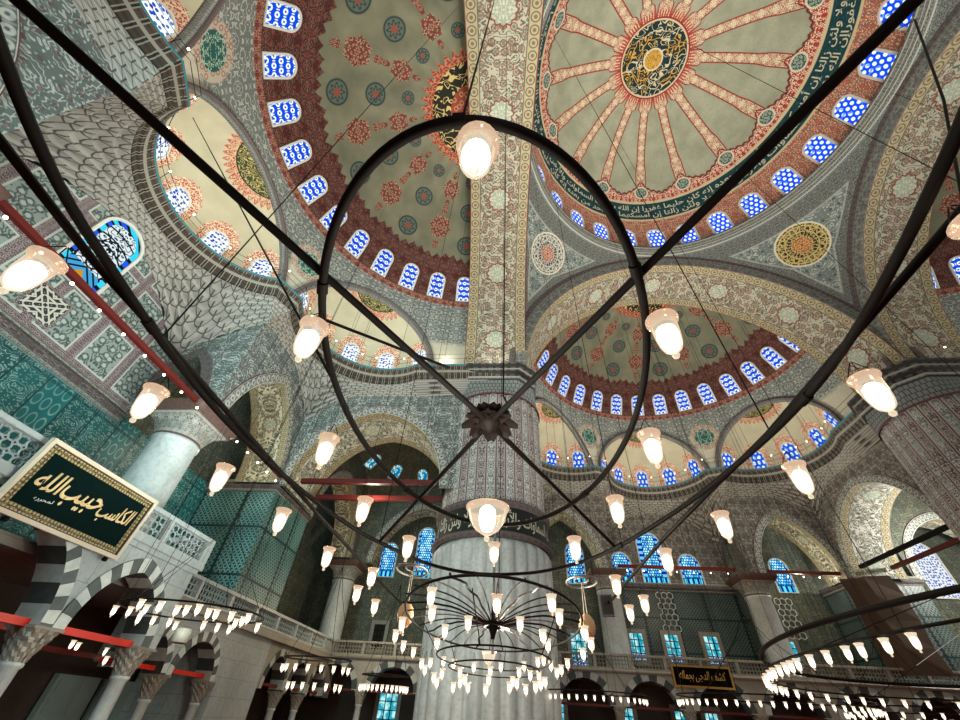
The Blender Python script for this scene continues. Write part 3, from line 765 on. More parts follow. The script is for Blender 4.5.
# muqarnas
def resample(P, n):
    P = np.asarray(P); L = np.r_[0, np.cumsum(np.hypot(*np.diff(P[:, :2], axis=0).T))]
    return P
NR, SUB = 7, 5
def muqarnas(i0, i1, cells):
    t = frange(0, 1, cells*6+1); idx = i0+(i1-i0)*t; top = np.stack([np.interp(idx, np.arange(len(LIN)), LIN[:, k]) for k in (0, 1)], -1)
    bot = np.stack([np.interp(idx, np.arange(len(FOOT)), FOOT[:, k]) for k in (0, 1)], -1); dz = np.interp(idx, np.arange(len(DZ)), DZ)
    dirv = top-bot; dl = np.maximum(np.hypot(*dirv.T), .05)[:, None]; dirv = dirv/dl
    rows = []; uv = []
    for r in range(NR):
        for k in range(SUB):
            y = k/(SUB-1.); s = (r+y)/NR
            ph = t*cells+(r % 2)*.5; f = np.abs((ph % 1.)-.5)*2           # 0 at the cell's middle, 1 at its edge
            front = (r+.15+.85*np.clip(y*1.25, 0, 1)**2)/NR               # each row steps out towards its top
            dep = np.clip(1-(f**2+(np.maximum(0, y-.35)/.65)**2), 0, 1)**.5*.55/NR*np.minimum(1., dl[:, 0]/1.2)
            g = np.clip(front-dep, 0, 1)
            xy = bot+dirv*dl*(g*1.0)[:, None]; z = 17.27-dz*(1-s)
            rows.append(np.c_[xy, z]); uv.append(np.c_[t*cells, 0*t+r+min(y, .999)])
    m = MB(); m.grid(rows, uv); return m
nL = len(LIP); i1 = 1+34; mid = nL//2
mq = [muqarnas(0, i1-1, 22), muqarnas(i1, nL-1-i1, 26), muqarnas(nL-i1, nL-1, 22)]
mqc = muqarnas(i1-1, i1, 3); mqd = muqarnas(nL-1-i1, nL-i1, 3); mq[1].add(mqc); mq[1].add(mqd)
mq_me = [m.mesh('muqarnas', M['muq'], False) for m in mq]
# thin iron rail with small bulbs on the ledge
mr = MB(); RAIL = lobes(4.2)
for z in (.55, .95): mr.tube([(x, y, 18.45+z) for x, y in RAIL], .014, 4)
for i in range(0, nL, 4): mr.tube([(RAIL[i][0], RAIL[i][1], 18.42), (RAIL[i][0], RAIL[i][1], 19.42)], .014, 4)
rail_me = mr.mesh('rail', M['iron'])
bulb_me = MB().lathe([(0, -.05), (.038, -.025), (.046, 0), (.038, .03), (0, .05)], seg=8).mesh('bulb', M['bulb'])
for s in ('left', 'far', 'right'):
    wh = {'left': 'the dark olive semidome', 'far': 'the distant semidome', 'right': 'the flank semidome'}[s]
    struct(place(lip_me, 'trim_ledge', s), 'dark lobed ledge with a dentil cornice under '+wh, 'cornice')
    for k in range(3):
        if s == 'right' and k == 0: continue
        struct(place(mq_me[k], 'trim_muqarnas', s), 'pale stalactite vaulting, %s bay below the ledge of %s' % (('corner', 'middle', 'other corner')[k], wh), 'vaulting')
    r = tag(place(rail_me, 'ledge_railing', s), 'thin black iron railing with tiny bulbs on the ledge below '+wh, 'railing')
    for i in range(2, nL, 3):
        b = link('bulb', bulb_me, r); b.location = (RAIL[i][0], RAIL[i][1], 18.45+.97)
# ---------------------------------------------------------------- piers
mb = MB(); seg = 28*8; th = frange(0, 2*pi, seg+1)
zz = [0, 1.0, 2.5, 4, 5.5, 7, 7.45, 7.6, 7.7]
rows = []; uv = []
for z in zz:
    r = 2.76+.17*np.abs(np.sin(th*14))**.8*(1 if z < 7.5 else max(0., (7.7-z)/.2)); rows.append(np.stack([r*np.cos(th), r*np.sin(th), 0*th+z], -1)); uv.append(np.stack([th*2.8, 0*th+z], -1))
mb.grid(rows, uv, 0, True)
mb.lathe([(2.85, 7.68), (3.02, 7.74), (3.04, 7.86), (2.9, 7.95), (2.86, 8.0)], seg=112, mi=1, us=2.8)
mb.lathe([(2.84, 8.0), (2.84, 9.1)], seg=112, mi=2, us=2.8)
mb.lathe([(2.84, 9.1), (2.98, 9.16), (3.0, 9.36), (2.86, 9.45), (2.78, 9.5)], seg=112, mi=3, us=2.8)
rows = []; uv = []
for z in frange(9.48, 15.9, 14):
    r = 2.70+.07*np.abs(np.sin(th*17)); rows.append(np.stack([r*np.cos(th), r*np.sin(th), 0*th+z], -1)); uv.append(np.stack([th/(2*pi)*34, 0*th+z], -1))
mb.grid(rows, uv, 4, True)
# cap: round at the foot, square with cut corners at the top
def capr(t, half, cut):
    c, s_ = abs(cos(t)), abs(sin(t)); return min(half/max(c, s_), (2*half-cut)/(c+s_))
rows = []; uv = []
for k, (z, f, hf) in enumerate([(15.85, 0, 2.5), (15.95, .0, 2.5), (16.3, .35, 2.5), (16.32, .45, 2.55), (16.75, .8, 2.45), (16.78, .9, 2.52), (17.2, 1, 2.45), (17.22, 1, 2.58), (17.4, 1, 2.6), (17.42, 1, 2.5), (18.1, 1, 2.62), (18.12, 1, 2.7), (18.42, 1, 2.72)]):
    tt = frange(0, 2*pi, 161); r = np.array([(1-f)*2.84+f*capr(t, hf, 1.0) for t in tt]); rows.append(np.stack([r*np.cos(tt), r*np.sin(tt), 0*tt+z], -1)); uv.append(np.stack([tt*2.7, 0*tt+(z-15.85)], -1))
mb.grid(rows, uv, 5, True)
tt = frange(0, 2*pi, 161)
mb.grid([np.stack([capr(0, 0, 0)*0+r0*np.array([capr(t, 2.72, 1.0) for t in tt])*np.cos(tt), r0*np.array([capr(t, 2.72, 1.0) for t in tt])*np.sin(tt), 0*tt+18.42], -1) for r0 in (1., .01)], [np.stack([tt, 0*tt+.5], -1)]*2, 5, True)
ins = text_mesh(shape_arabic(verse), 1., 0., .014); subdiv_long(ins, .5)
xs = [v.co.x for v in ins.vertices]; ys = [v.co.y for v in ins.vertices]; x0, x1, y0, y1 = min(xs), max(xs), min(ys), max(ys)
for v in ins.vertices:
    a = (v.co.x-x0)/(x1-x0)*2*pi*.99+.6; v.co = (2.865*cos(a), 2.865*sin(a), 8.06+(v.co.y-y0)/(y1-y0)*.98)
ins.materials.append(simple('pale_script', '#b9b9a6', .6))
pier_me = mb.mesh('pier', [M['marble'], M['mauve'], M['band'], M['mauve'], M['shaft'], M['cap']])
for (x, y), lab in (((CX-H, CY+H), 'massive fluted marble pier with painted upper shaft rising in the middle of the view'), ((CX+H-.8, CY+H), 'dark massive pier at the edge, its flared cap in shadow')):
    p = link('pillar', pier_me); p.location = (x, y, 0); link('inscription', ins, p); struct(p, lab, 'pier')
# second and third piers behind the camera only carry the arches
p = link('pillar', pier_me); p.location = (CX+H, CY-H, 0); struct(p, 'massive fluted pier carrying the flank arch', 'pier')
p = link('pillar', pier_me); p.location = (CX-H, CY-H-1.0, 0); struct(p, 'massive fluted pier close behind the viewpoint', 'pier')

# ---------------------------------------------------------------- walls with arched openings
def arch_parts(x0, x1, z0, z1, cx, w, zs, h, depth, F, ringw=.6, n=30, jamb=True, prot=.05):
    c = pointed(w, h, n); wall = MB(); ring = MB(); sof = MB()
    def quad(m, A, B, mi=0):                       # strips between two lists of (x, z)
        m.grid([[F(x, 0, z) for x, z in A], [F(x, 0, z) for x, z in B]], [[(x, z) for x, z in A], [(x, z) for x, z in B]], mi)
    if cx-w > x0+.01: quad(wall, [(x0, z0), (x0, z1)], [(cx-w, z0), (cx-w, z1)])
    if x1 > cx+w+.01: quad(wall, [(cx+w, z0), (cx+w, z1)], [(x1, z0), (x1, z1)])
    C = [(cx+x, zs+y) for x, y in c]
    quad(wall, C, [(x, z1) for x, z in C])
    L = [0]
    for a, b in zip(C, C[1:]): L.append(L[-1]+math.hypot(b[0]-a[0], b[1]-a[1]))
    c2 = pointed(w+ringw, h+ringw*1.15, n); D = [(cx+x, zs+y) for x, y in c2]
    ring.grid([[F(x, -prot, z) for x, z in C], [F(x, -prot, z) for x, z in D]], [[(0, l) for l in L], [(ringw, l) for l in L]])
    ring.grid([[F(x, -prot, z) for x, z in D], [F(x, .0, z) for x, z in D]], [[(ringw, l) for l in L], [(ringw+.05, l) for l in L]])
    J = ([(cx-w, z0)] if jamb and zs > z0+.01 else [])+C+([(cx+w, z0)] if jamb and zs > z0+.01 else [])
    L = [0]
    for a, b in zip(J, J[1:]): L.append(L[-1]+math.hypot(b[0]-a[0], b[1]-a[1]))
    ds = frange(-prot, depth, 4)
    sof.grid([[F(x, d, z) for x, z in J] for d in ds], [[(d+prot, l) for l in L] for d in ds])
    return wall, ring, sof
def mirror(m): return m.xf(lambda a, b, z: (-a, b, z))
def quadm(F, x0, x1, z0, z1, n=1):
    m = MB(); m.grid([[F(x, 0, z) for z in (z0, z1)] for x in frange(x0, x1, n+1)], [[(x, z) for z in (z0, z1)] for x in frange(x0, x1, n+1)]); return m
ZG = 10.3; SLAB = 4.4; PT = 5.28          # gallery cornice, gallery floor, parapet top
A2 = dict(x0=5.0, x1=11.5, z0=ZG, z1=17.6, cx=8.45, w=2.65, zs=ZG+.1, h=4.4, depth=2.2)
A1 = dict(x0=14.5, x1=25.0, z0=ZG, z1=17.6, cx=20.35, w=4.15, zs=ZG+.1, h=4.6, depth=3.3)
A3 = dict(x0=25.0, x1=28.8, z0=ZG, z1=17.6, cx=27.35, w=1.15, zs=ZG+.9, h=2.5, depth=.9)
A5 = dict(x0=15.6, x1=25.0, z0=ZG, z1=17.0, cx=19.9, w=3.7, zs=ZG+.1, h=4.3, depth=1.6)
FB = lambda x, d, z: (x, 25.0+d, z)
FA = lambda x, d, z: (11.5+d, x, z)
FR = lambda x, d, z: (5.0+d, x, z)
SD = {'left': 'the side of the calligraphy panel', 'far': 'the end wall'}
def both(kw, F, mats, name, lab, sides=(('left', 1), ('left', -1), ('far', 1), ('far', -1))):
    w, r, s_ = arch_parts(F=F, ringw=.5, **kw)
    for side, sg in sides:
        o3 = []
        for part, mat, nm in ((w, M['upwall_left'] if (side == 'left' and mats[0] is M['upwall']) else mats[0], 'wall_'+side), (r, mats[1], 'trim_arch'), (s_, mats[2], 'trim_soffit')):
            q = MB().add(part)
            if sg < 0: mirror(q)
            me = q.mesh(nm, mat); o = place(me, nm, side)
            struct(o, lab(side, sg, {'wall_'+side: 'painted wall above', 'trim_arch': 'painted face of', 'trim_soffit': 'ornamented underside of'}[nm]), {'trim_arch': 'arch', 'trim_soffit': 'arch'}.get(nm, 'wall'))
            o3.append(o)
NEARFAR = {('left', 1): 'beside the round gallery column', ('left', -1): 'at the picture corner over the panel', ('far', 1): 'left of the draped corner', ('far', -1): 'half behind the fluted pier'}
both(A2, FB, (M['upwall'], M['archband'], M['soffit2']), 'arch', lambda s, g, w: '%s the tall narrow gallery arch %s' % (w, NEARFAR[s, g]))
NF1 = {('left', 1): 'that springs from the fluted pier to the tiled corner', ('far', 1): 'bright inside beside the dark pier', ('far', -1): 'hidden behind the fluted pier', ('left', -1): 'beyond the picture edge'}
both(A1, FA, (M['upwall'], M['archband'], m_soffit('painted_wide_soffit', '#837d6e', '#c6c5b9', 3.3)), 'arch', lambda s, g, w: '%s the wide arch %s' % (w, NF1[s, g]), (('left', 1), ('far', 1), ('far', -1)))
both(A3, FR, (M['upwall'], M['mauve'], M['niche']), 'arch', lambda s, g, w: '%s the little passage arch %s' % (w, NEARFAR[s, g]))
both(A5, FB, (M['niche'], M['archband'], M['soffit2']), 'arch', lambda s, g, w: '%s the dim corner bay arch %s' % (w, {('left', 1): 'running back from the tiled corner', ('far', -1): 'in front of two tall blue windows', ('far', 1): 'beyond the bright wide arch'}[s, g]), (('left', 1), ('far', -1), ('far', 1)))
# middle bay walls
def holes_wall(F, x0, x1, z0, z1, wins):
    """flat wall; windows are applied on it as framed panes"""
    return quadm(F, x0, x1, z0, z1)
for side in ('left', 'far'):
    F = lambda x, d, z: (x, 28.8-d, z)
    m = quadm(F, -5, 5, ZG, 17.6); o = place(m.mesh('w', M['wall'] if side == 'left' else M['upwall']), 'wall_'+side, side)
    struct(o, {'left': 'wall of framed scrollwork panels round a large star patterned window', 'far': 'brownish painted wall holding three blue arched windows'}[side], 'wall')
    m = quadm(F, -5, 5, SLAB, ZG); m.add(quadm(lambda x, d, z: (5., x, z), 25.2, 28.8, SLAB, ZG)); m.add(quadm(lambda x, d, z: (-5., x, z), 25.2, 28.8, SLAB, ZG)) if side == 'far' else None
    if side == 'left': m = quadm(F, -5.6, 12, SLAB, ZG)
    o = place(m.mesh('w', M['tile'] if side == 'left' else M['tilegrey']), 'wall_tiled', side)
    struct(o, {'left': 'deep turquoise tile wall in tall patterned panels under the moulding', 'far': 'dark grey-green tiled gallery wall pierced by bright square windows'}[side], 'tile wall')
    # outer walls of galleries and corner bays
    F = lambda x, d, z: (x, 29.4-d, z)
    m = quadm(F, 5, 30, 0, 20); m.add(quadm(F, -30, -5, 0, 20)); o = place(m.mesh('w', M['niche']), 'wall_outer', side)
    struct(o, 'dim outer wall of the gallery seen through the arches, '+SD[side], 'wall')
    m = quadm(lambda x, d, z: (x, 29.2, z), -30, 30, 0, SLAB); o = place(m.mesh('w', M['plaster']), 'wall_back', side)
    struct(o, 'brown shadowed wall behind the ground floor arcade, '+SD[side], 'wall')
    # cornice of the gallery level, following the bay
    path = [(-25, 25), (-15.7, 24.9), (-11.4, 24.9), (-11.4, 25), (-11.2, 28.6), (-5.2, 28.6), (5.2, 28.6), (11.2, 28.6), (11.4, 25), (11.4, 24.9), (15.7, 24.9), (25, 25)]
    mc = MB()
    for pth in ([(-5.0, 28.75), (5.0, 28.75)], [(11.45, 28.8), (11.45, 24.95), (15.75, 24.95), (15.75, 28.8)], [(-11.45, 28.8), (-11.45, 24.95), (-15.75, 24.95), (-15.75, 28.8)]):
        for dz, r in ((0, .20), (.22, .13), (-.2, .11)): mc.tube([(x, y, ZG+dz-.05) for x, y in pth], r, 6, 0 if dz == 0 else 1)
    o = place(mc.mesh('c', [M['mauve'], M['ring']]), 'trim_gallery', side); struct(o, 'mauve moulding along the top of the tile zone, '+SD[side], 'moulding')
    # tiled corner masses
    for sg in ((1, -1) if side == 'far' else (1,)):
        b = MB()
        F1 = quadm(lambda x, d, z: (11.5, x, z), 24.9, 29.2, SLAB, ZG); F2 = quadm(lambda x, d, z: (x, 24.9, z), 11.5, 15.7, SLAB, ZG); F3 = quadm(lambda x, d, z: (15.7, x, z), 24.9, 29.2, SLAB, ZG)
        for q in (F1, F2, F3): b.add(q)
        b.grid([[(x, y, ZG+.1) for x in (11.45, 15.75)] for y in (24.85, 29.2)], [[(x, y) for x in (0, .1)] for y in (0, .1)])
        if sg < 0: mirror(b)
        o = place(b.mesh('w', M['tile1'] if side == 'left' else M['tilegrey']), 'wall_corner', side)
        struct(o, {('left', 1): 'teal tiled corner mass with small repeating pattern', ('far', 1): 'dark tiled corner mass behind the brown cover', ('far', -1): 'dark tiled corner mass behind the fluted pier'}[side, sg], 'wall')
    # gallery floor
    g = MB(); g.box((-26, 24.5, SLAB-.25), (26, 29.3, SLAB)); o = place(g.mesh('slab', M['stone']), 'floor_gallery', side); struct(o, 'underside and edge of the gallery floor, '+SD[side], 'floor')
# corner bay vaults: pieces of a sphere on the arches
for k, (a, b) in enumerate(((-20.1, 20.1), (20.1, 20.1))):
    mb = MB(); az = np.radians(frange(0, 360, 97)); po = np.radians(frange(0, 90, 46)); r = 7.5; z0 = 11.6
    P = np.stack([a+r*np.sin(po)[:, None]*np.sin(az)[None], b+r*np.sin(po)[:, None]*np.cos(az)[None], z0+r*np.cos(po)[:, None]+0*az[None]], -1)
    mb.grid(P, np.stack(np.broadcast_arrays(az[None]*6., po[:, None]*7), -1), 0, True)
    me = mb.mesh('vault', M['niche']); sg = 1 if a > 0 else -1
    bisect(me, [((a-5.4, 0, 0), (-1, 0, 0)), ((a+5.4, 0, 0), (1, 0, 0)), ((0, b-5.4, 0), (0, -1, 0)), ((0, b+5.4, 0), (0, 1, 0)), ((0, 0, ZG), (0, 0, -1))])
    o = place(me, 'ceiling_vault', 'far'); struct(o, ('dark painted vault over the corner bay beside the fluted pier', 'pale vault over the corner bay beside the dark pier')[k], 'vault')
    for j in (-1, 0, 1):
        if k == 0: shell_window(window_meshes(.95, 1.5, .07, M['wteal']) if j == -1 else tw, (a, b, z0), r, math.radians(-36-j*31), math.radians(38), 1.5, 'far', 'small bright turquoise window high in the dark corner vault, %s of three' % ordinal(j+1), .05) if j != -1 else None
        if k == 0 and j == -1:
            tw = window_meshes(.95, 1.5, .07, M['wteal']); shell_window(tw, (a, b, z0), r, math.radians(-36-j*31), math.radians(38), 1.5, 'far', 'small bright turquoise window high in the dark corner vault, first of three', .05)
# large windows: built in world space
def wall_window(fp, side, a, b, z, label, face=0.):
    W = Matrix.Translation((CX, CY, 0)) @ Matrix.Rotation(SIDES[side], 4, 'Z') @ Matrix.Translation((a, b, z)) @ Matrix.Rotation(face, 4, 'Z')
    return window(fp, W, label)
wall_window(window_meshes(1.95, 3.75, .13, M['wstar'], .08), 'left', .0, 28.72, 12.85, 'large window of interlaced star tracery with cyan border in the panelled wall')
wb = window_meshes(2.1, 4.1, .10, M['wborder'], .08); wb2 = window_meshes(1.75, 2.4, .10, M['wborder'], .08); wb3 = window_meshes(1.5, 2.9, .09, M['wborder'], .08)
wall_window(wb, 'far', -.9, 28.72, 10.45, 'tallest blue stained window, middle of the three in the end wall')
wall_window(wb2, 'far', -3.5, 28.72, 10.45, 'blue stained window beside the tall one, on the fluted pier side')
wall_window(wb2, 'far', 2.0, 28.72, 10.45, 'blue stained window beside the tall one, on the draped corner side')
wall_window(wb3, 'far', -23.6, 29.3, 10.4, 'shorter of the two blue stained windows in the corner bay by the fluted pier')
wall_window(window_meshes(1.6, 4.3, .09, M['wborder'], .08), 'far', -20.4, 29.3, 10.4, 'taller blue stained window in the corner bay, next to the fluted pier')
wall_window(window_meshes(1.6, 3.3, .09, M['wborder'], .08), 'far', -7.2, 29.3, 10.4, 'blue stained window seen just past the fluted pier through an arch')
wall_window(window_meshes(1.5, 2.6, .09, M['wborder'], .08), 'far', 9.3, 29.3, 10.3, 'blue stained window within the narrow arch near the draped corner')
wl = window_meshes(2.3, 4.2, .12, m_window('lace_glass', 'lace', 1.05), .1)
wall_window(wl, 'far', 17.9, 29.3, 10.3, 'white and blue lace window inside the bright wide arch, first'); wall_window(wl, 'far', 21.0, 29.3, 10.3, 'white and blue lace window inside the bright wide arch, second')
# square gallery windows with marble surrounds
def sq_window(side, a, b, z, w, h, label, glass='daylight', face=0.):
    f = MB(); t = .28
    for lo, hi in (((-w/2-t, -.10, -t), (-w/2, .1, h+t)), ((w/2, -.10, -t), (w/2+t, .1, h+t)), ((-w/2, -.10, h), (w/2, .1, h+t)), ((-w/2, -.10, -t), (w/2, .1, 0))): f.box(lo, hi)
    p = MB().poly([(-w/2, .02, 0), (w/2, .02, 0), (w/2, .02, h), (-w/2, .02, h)])
    gr = MB()
    for x in (-w/6, w/6): gr.box((x-.03, -.03, 0), (x+.03, .01, h))
    for k in range(1, 4): gr.box((-w/2, -.03, h*k/4-.025), (w/2, .01, h*k/4+.025))
    fm = f.mesh('frame', M['stone'], False); pm = p.mesh('pane', M[glass], False); gm = gr.mesh('grille', M['iron'], False)
    o = wall_window((fm, pm), side, a, b, z, label, face); link('grille', gm, o); return o
for a, nm in ((-3.4, 'nearest the speaker'), (-.85, 'under the honeycomb grille'), (1.95, 'third along'), (7.6, 'beyond the gallery column')):
    sq_window('far', a, 28.7 if abs(a) < 5 else 29.3, 5.5, .95, 1.6, 'square bright window with marble surround in the tiled gallery wall, '+nm)
sq_window('far', -7.6, 29.3, 5.0, 1.1, 2.0, 'square bright window just past the fluted pier low in the gallery')
sq_window('far', -23.2, 29.3, 5.4, .9, 1.6, 'dark gallery window with pale surround behind the corner column', 'dark')
sq_window('left', 20.5, 29.3, 5.0, .8, 1.3, 'small bright gallery window beside the teal tiled corner')
# honeycomb plaster grilles on the tile wall
for a, nm in ((-.6, 'above the middle square windows'), (8.5, 'behind the gallery column')):
    g = MB(); p = .42
    for j in range(7):
        for i in range(3 - (j % 2)):
            cx_ = (i-1)*p*1.0+(p/2 if j % 2 else 0); cz = j*p*.86
            g.tube([(cx_+.25*cos(k*pi/3+pi/6), 0, cz+.25*sin(k*pi/3+pi/6)) for k in range(6)], .035, 5, 0, True)
    gm = g.mesh('grille', M['white']); o = place(gm, 'trim_grille', 'far'); o.location = (CX+a, CY+(28.68 if a < 5 else 29.2), 7.5); struct(o, 'pale honeycomb grille on the dark gallery tiles, '+nm, 'grille')
# ---------------------------------------------------------------- gallery columns
mcol = MB(); mcol.lathe([(.95, SLAB), (.95, 4.7), (.86, 4.8), (.84, 5.0), (.80, 8.95), (.86, 9.0), (.86, 9.1), (.8, 9.15)], seg=40, us=.8)
cap = MB(); rows = []; uv = []
for z, f, hf in ((9.1, 0, 1), (9.3, .1, .9), (9.75, .6, .98), (9.8, .75, 1.02), (9.95, 1, 1.08), (9.97, 1, 1.2), (10.12, 1, 1.2), (10.14, 1, 1.32), (10.38, 1, 1.34)):
    tt = frange(0, 2*pi, 81); r = np.array([(1-f)*.84+f*capr(t, hf, .1) for t in tt]); rows.append(np.stack([r*np.cos(tt), r*np.sin(tt), 0*tt+z], -1)); uv.append(np.stack([tt*1.1, 0*tt+z], -1))
cap.grid(rows, uv, 0, True)
cap.poly([(1.34, 1.34, 10.38), (-1.34, 1.34, 10.38), (-1.34, -1.34, 10.38), (1.34, -1.34, 10.38)])
col_me = mcol.mesh('shaft', M['marblewall' if 0 else 'marble']); cap_me = cap.mesh('capital', M['capital'])
for side, a, b, lab in (('left', 5.3, 25.75, 'thick grey marble column behind the calligraphy panel, with square moulded capital'), ('left', -5.3, 25.75, 'grey marble gallery column beyond the picture edge'),
                        ('far', -5.5, 25.75, 'grey marble gallery column between the fluted pier and the blue windows'), ('far', 4.9, 25.75, 'grey marble gallery column between the end wall and the draped corner'), ('left', 25.6, 25.7, 'pale gallery column standing in the dim corner bay')):
    o = place(col_me, 'pillar', side); W = Matrix.Translation((CX, CY, 0)) @ Matrix.Rotation(SIDES[side], 4, 'Z') @ Matrix.Translation((a, b, 0)); o.matrix_world = W
    link('capital', cap_me, o); struct(o, lab, 'column')
# red tie beams
def beam(name, p, q, r, mat, lab):
    p, q = Vector(p), Vector(q); d = (q-p); m = MB(); m.box((0, -r, -r), (d.length, r, r)); o = m.build(name, M[mat], None, False)
    x = d.normalized(); y = Vector((0, 0, 1)).cross(x).normalized(); z = x.cross(y); o.matrix_world = Matrix.Translation(p) @ Matrix((x, y, z)).transposed().to_4x4(); return struct(o, lab, 'tie beam')
X2 = CX-25.0; Y2 = CY+25.0
beam('tie_beam', (X2+.3, CY-4.2, 10.25), (X2+.3, CY+4.4, 10.25), .085, 'red', 'long dark red tie beam crossing before the star window')
beam('tie_beam', (CX-4.6, Y2+.2, 10.75), (CX+3.8, Y2+.2, 10.75), .10, 'red', 'dark red tie beam across the foot of the three blue windows')
beam('tie_beam', (CX+5.8, Y2+.4, 10.75), (CX+11.2, Y2+.4, 10.75), .10, 'red', 'dark red tie beam across the narrow arch near the draped corner')
for d, nm in ((.35, 'front'), (2.4, 'back')):
    beam('tie_beam', (CX-23.9, CY+11.5+d, 10.75), (CX-16.4, CY+11.5+d, 10.75), .12, 'red', nm+' red tie beam across the wide arch beside the fluted pier')
    beam('tie_beam', (CX+11.5+d, CY+24.2, 10.9), (CX+11.5+d, CY+16.4, 10.9), .11, 'red' if d > 1 else 'iron', nm+' tie beam across the bright wide arch beside the dark pier')
beam('tie_beam', (X2+.4, CY+6.3, 10.6), (X2+.4, CY+11.0, 10.6), .11, 'red', 'dark red tie beam across the tall narrow arch by the gallery column')
# ---------------------------------------------------------------- ground floor arcades, parapets, marble loge
def balustrade(F, x0, x1, z0, z1, th=.18):
    """pierced marble parapet: rails, posts and a lattice of interlaced tubes; F maps (along, depth, z)"""
    m = MB()
    def bx(xa, xb, za, zb, d0, d1):
        P = [[F(x, d, z) for x in (xa, xb)] for d, z in ((d0, za), (d0, zb), (d1, zb), (d1, za), (d0, za))]
        m.grid(P, [[(x, z) for x in (xa, xb)] for d, z in ((d0, za), (d0, zb), (d1, zb), (d1, za), (d0, za))])
        for xe in (xa, xb): m.poly([F(xe, d0, za), F(xe, d0, zb), F(xe, d1, zb), F(xe, d1, za)], [(0, 0), (0, 1), (1, 1), (1, 0)])
    bx(x0, x1, z1-.12, z1, -.05, th+.05); bx(x0, x1, z0, z0+.12, -.05, th+.05)
    n = max(1, round((x1-x0)/2.2)); w = (x1-x0)/n
    for i in range(n+1): bx(x0+i*w-.09, x0+i*w+.09, z0, z1, -.03, th+.03)
    h = z1-z0-.24; zc = (z0+z1)/2; p = h/3*1.02
    k = int((x1-x0)/p)
    for i in range(k):
        x = x0+(i+.5)*(x1-x0)/k
        for dz in (-h/3, 0, h/3):
            ph = pi/6 if (i % 2) else 0
            m.tube([F(x+h*.19*cos(t*pi/3+ph), th/2, zc+dz+h*.19*sin(t*pi/3+ph)) for t in range(6)], .024, 4, 0, True)
    return m
def arcade(F, x0, x1, z1, arches, zs=2.8, depth=.7, z0=None, ring='ablaq', wallm='stone', ringw=.42):
    """row of pointed arches: list of (centre, half width, rise)"""
    W, Rg, S = MB(), MB(), MB(); xs = x0
    for i, (c, w, h) in enumerate(arches):
        xe = x1 if i == len(arches)-1 else (c+w+arches[i+1][0]-arches[i+1][1])/2
        a, b, s_ = arch_parts(xs, xe, zs, z1, c, w, zs, h, depth, F, ringw, 24, False, .04); W.add(a); Rg.add(b); S.add(s_); xs = xe
    W.grid([[F(x, d, zs) for x in (x0, x1)] for d in (0, 0.0001)], [[(0, 0), (1, 0)]]*2)
    return W, Rg, S
def small_column(x, y, z1, r=.2, mats=('marble', 'stone')):
    m = MB(); m.lathe([(r*1.5, 0), (r*1.5, .18), (r*1.15, .3), (r, .36), (r*.92, z1-.78), (r*1.12, z1-.74), (r*1.12, z1-.68), (r, z1-.66)], seg=20)
    o = m.build('pillar', M[mats[0]]); o.location = (x, y, 0)
    c = MB(); rows = []; uv = []
    for k in range(8):
        t = k/7; z = z1-.66+t*.62; f = t**1.3; tt = frange(0, 2*pi, 49); st = (1+.06*np.sign(np.sin(tt*8+k*pi))) if k < 7 else 1
        rr = np.array([(1-f)*r*1.05+f*capr(a, r*1.75, .06) for a in tt])*st; rows.append(np.stack([rr*np.cos(tt), rr*np.sin(tt), 0*tt+z], -1)); uv.append(np.stack([tt, 0*tt+z], -1))
    c.grid(rows, uv, 0, True); c.box((-r*1.8, -r*1.8, z1-.06), (r*1.8, r*1.8, z1))
    c.build('capital', M[mats[1]], o, False); return o
# left loge of white marble, standing forward of the gallery
LX = -11.0; LF = lambda x, d, z: (LX-d, x, z)
LA = [(7.95, 1.95, 2.1), (11.9, 1.32, 1.6)]
W, Rg, S = arcade(LF, 5.2, 13.9, 5.0, LA, 2.75, .75, ringw=.335)
W.grid([[(LX-d, 13.9, z) for z in (2.75, 5.0)] for d in (0, 1.7)], [[(d, z) for z in (2.75, 5.)] for d in (0, 1.7)])
struct(W.build('wall_loge', M['marblewall']), 'white marble face of the raised loge under the calligraphy panel', 'wall')
struct(Rg.build('trim_loge_arches', M['ablaq'], None, False), 'striped grey and white arch stones of the marble loge', 'arch')
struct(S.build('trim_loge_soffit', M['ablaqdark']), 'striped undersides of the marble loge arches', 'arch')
g = MB(); g.box((LX-1.7, 5.2, 4.95), (LX+.16, 14.05, 5.08)); g.box((LX-1.7, 5.2, 4.82), (LX+.08, 13.97, 4.95)); struct(g.build('trim_loge', M['marblewall'], None, False), 'stepped white moulding along the loge below its pierced parapet', 'moulding')
bl = balustrade(lambda x, d, z: (LX+.08-d, x, z), 5.2, 14.0, 5.08, 5.95); bl.add(balustrade(lambda x, d, z: (LX-1.7+x, 13.95-d, z), .0, 1.7, 5.08, 5.95))
struct(bl.build('trim_parapet', M['marblewall'], None, False), 'white pierced marble parapet on top of the loge', 'parapet')
for y, lab in ((10.24, 'slim grey column with carved capital between the two striped loge arches'), (13.55, 'slim grey column at the end of the marble loge')):
    struct(small_column(LX-.36, y, 2.75, .22), lab, 'column')
struct(small_column(LX-.36, 5.6, 2.75, .22), 'slim grey column at the loge beyond the picture edge', 'column')
beam('tie_beam', (LX-.3, 5.9, 2.78), (LX-.3, 10.0, 2.78), .075, 'redb', 'bright red tie beam across the wider striped arch, front'); beam('tie_beam', (LX-.3, 10.5, 2.78), (LX-.3, 13.2, 2.78), .075, 'redb', 'bright red tie beam across the second striped arch, front')
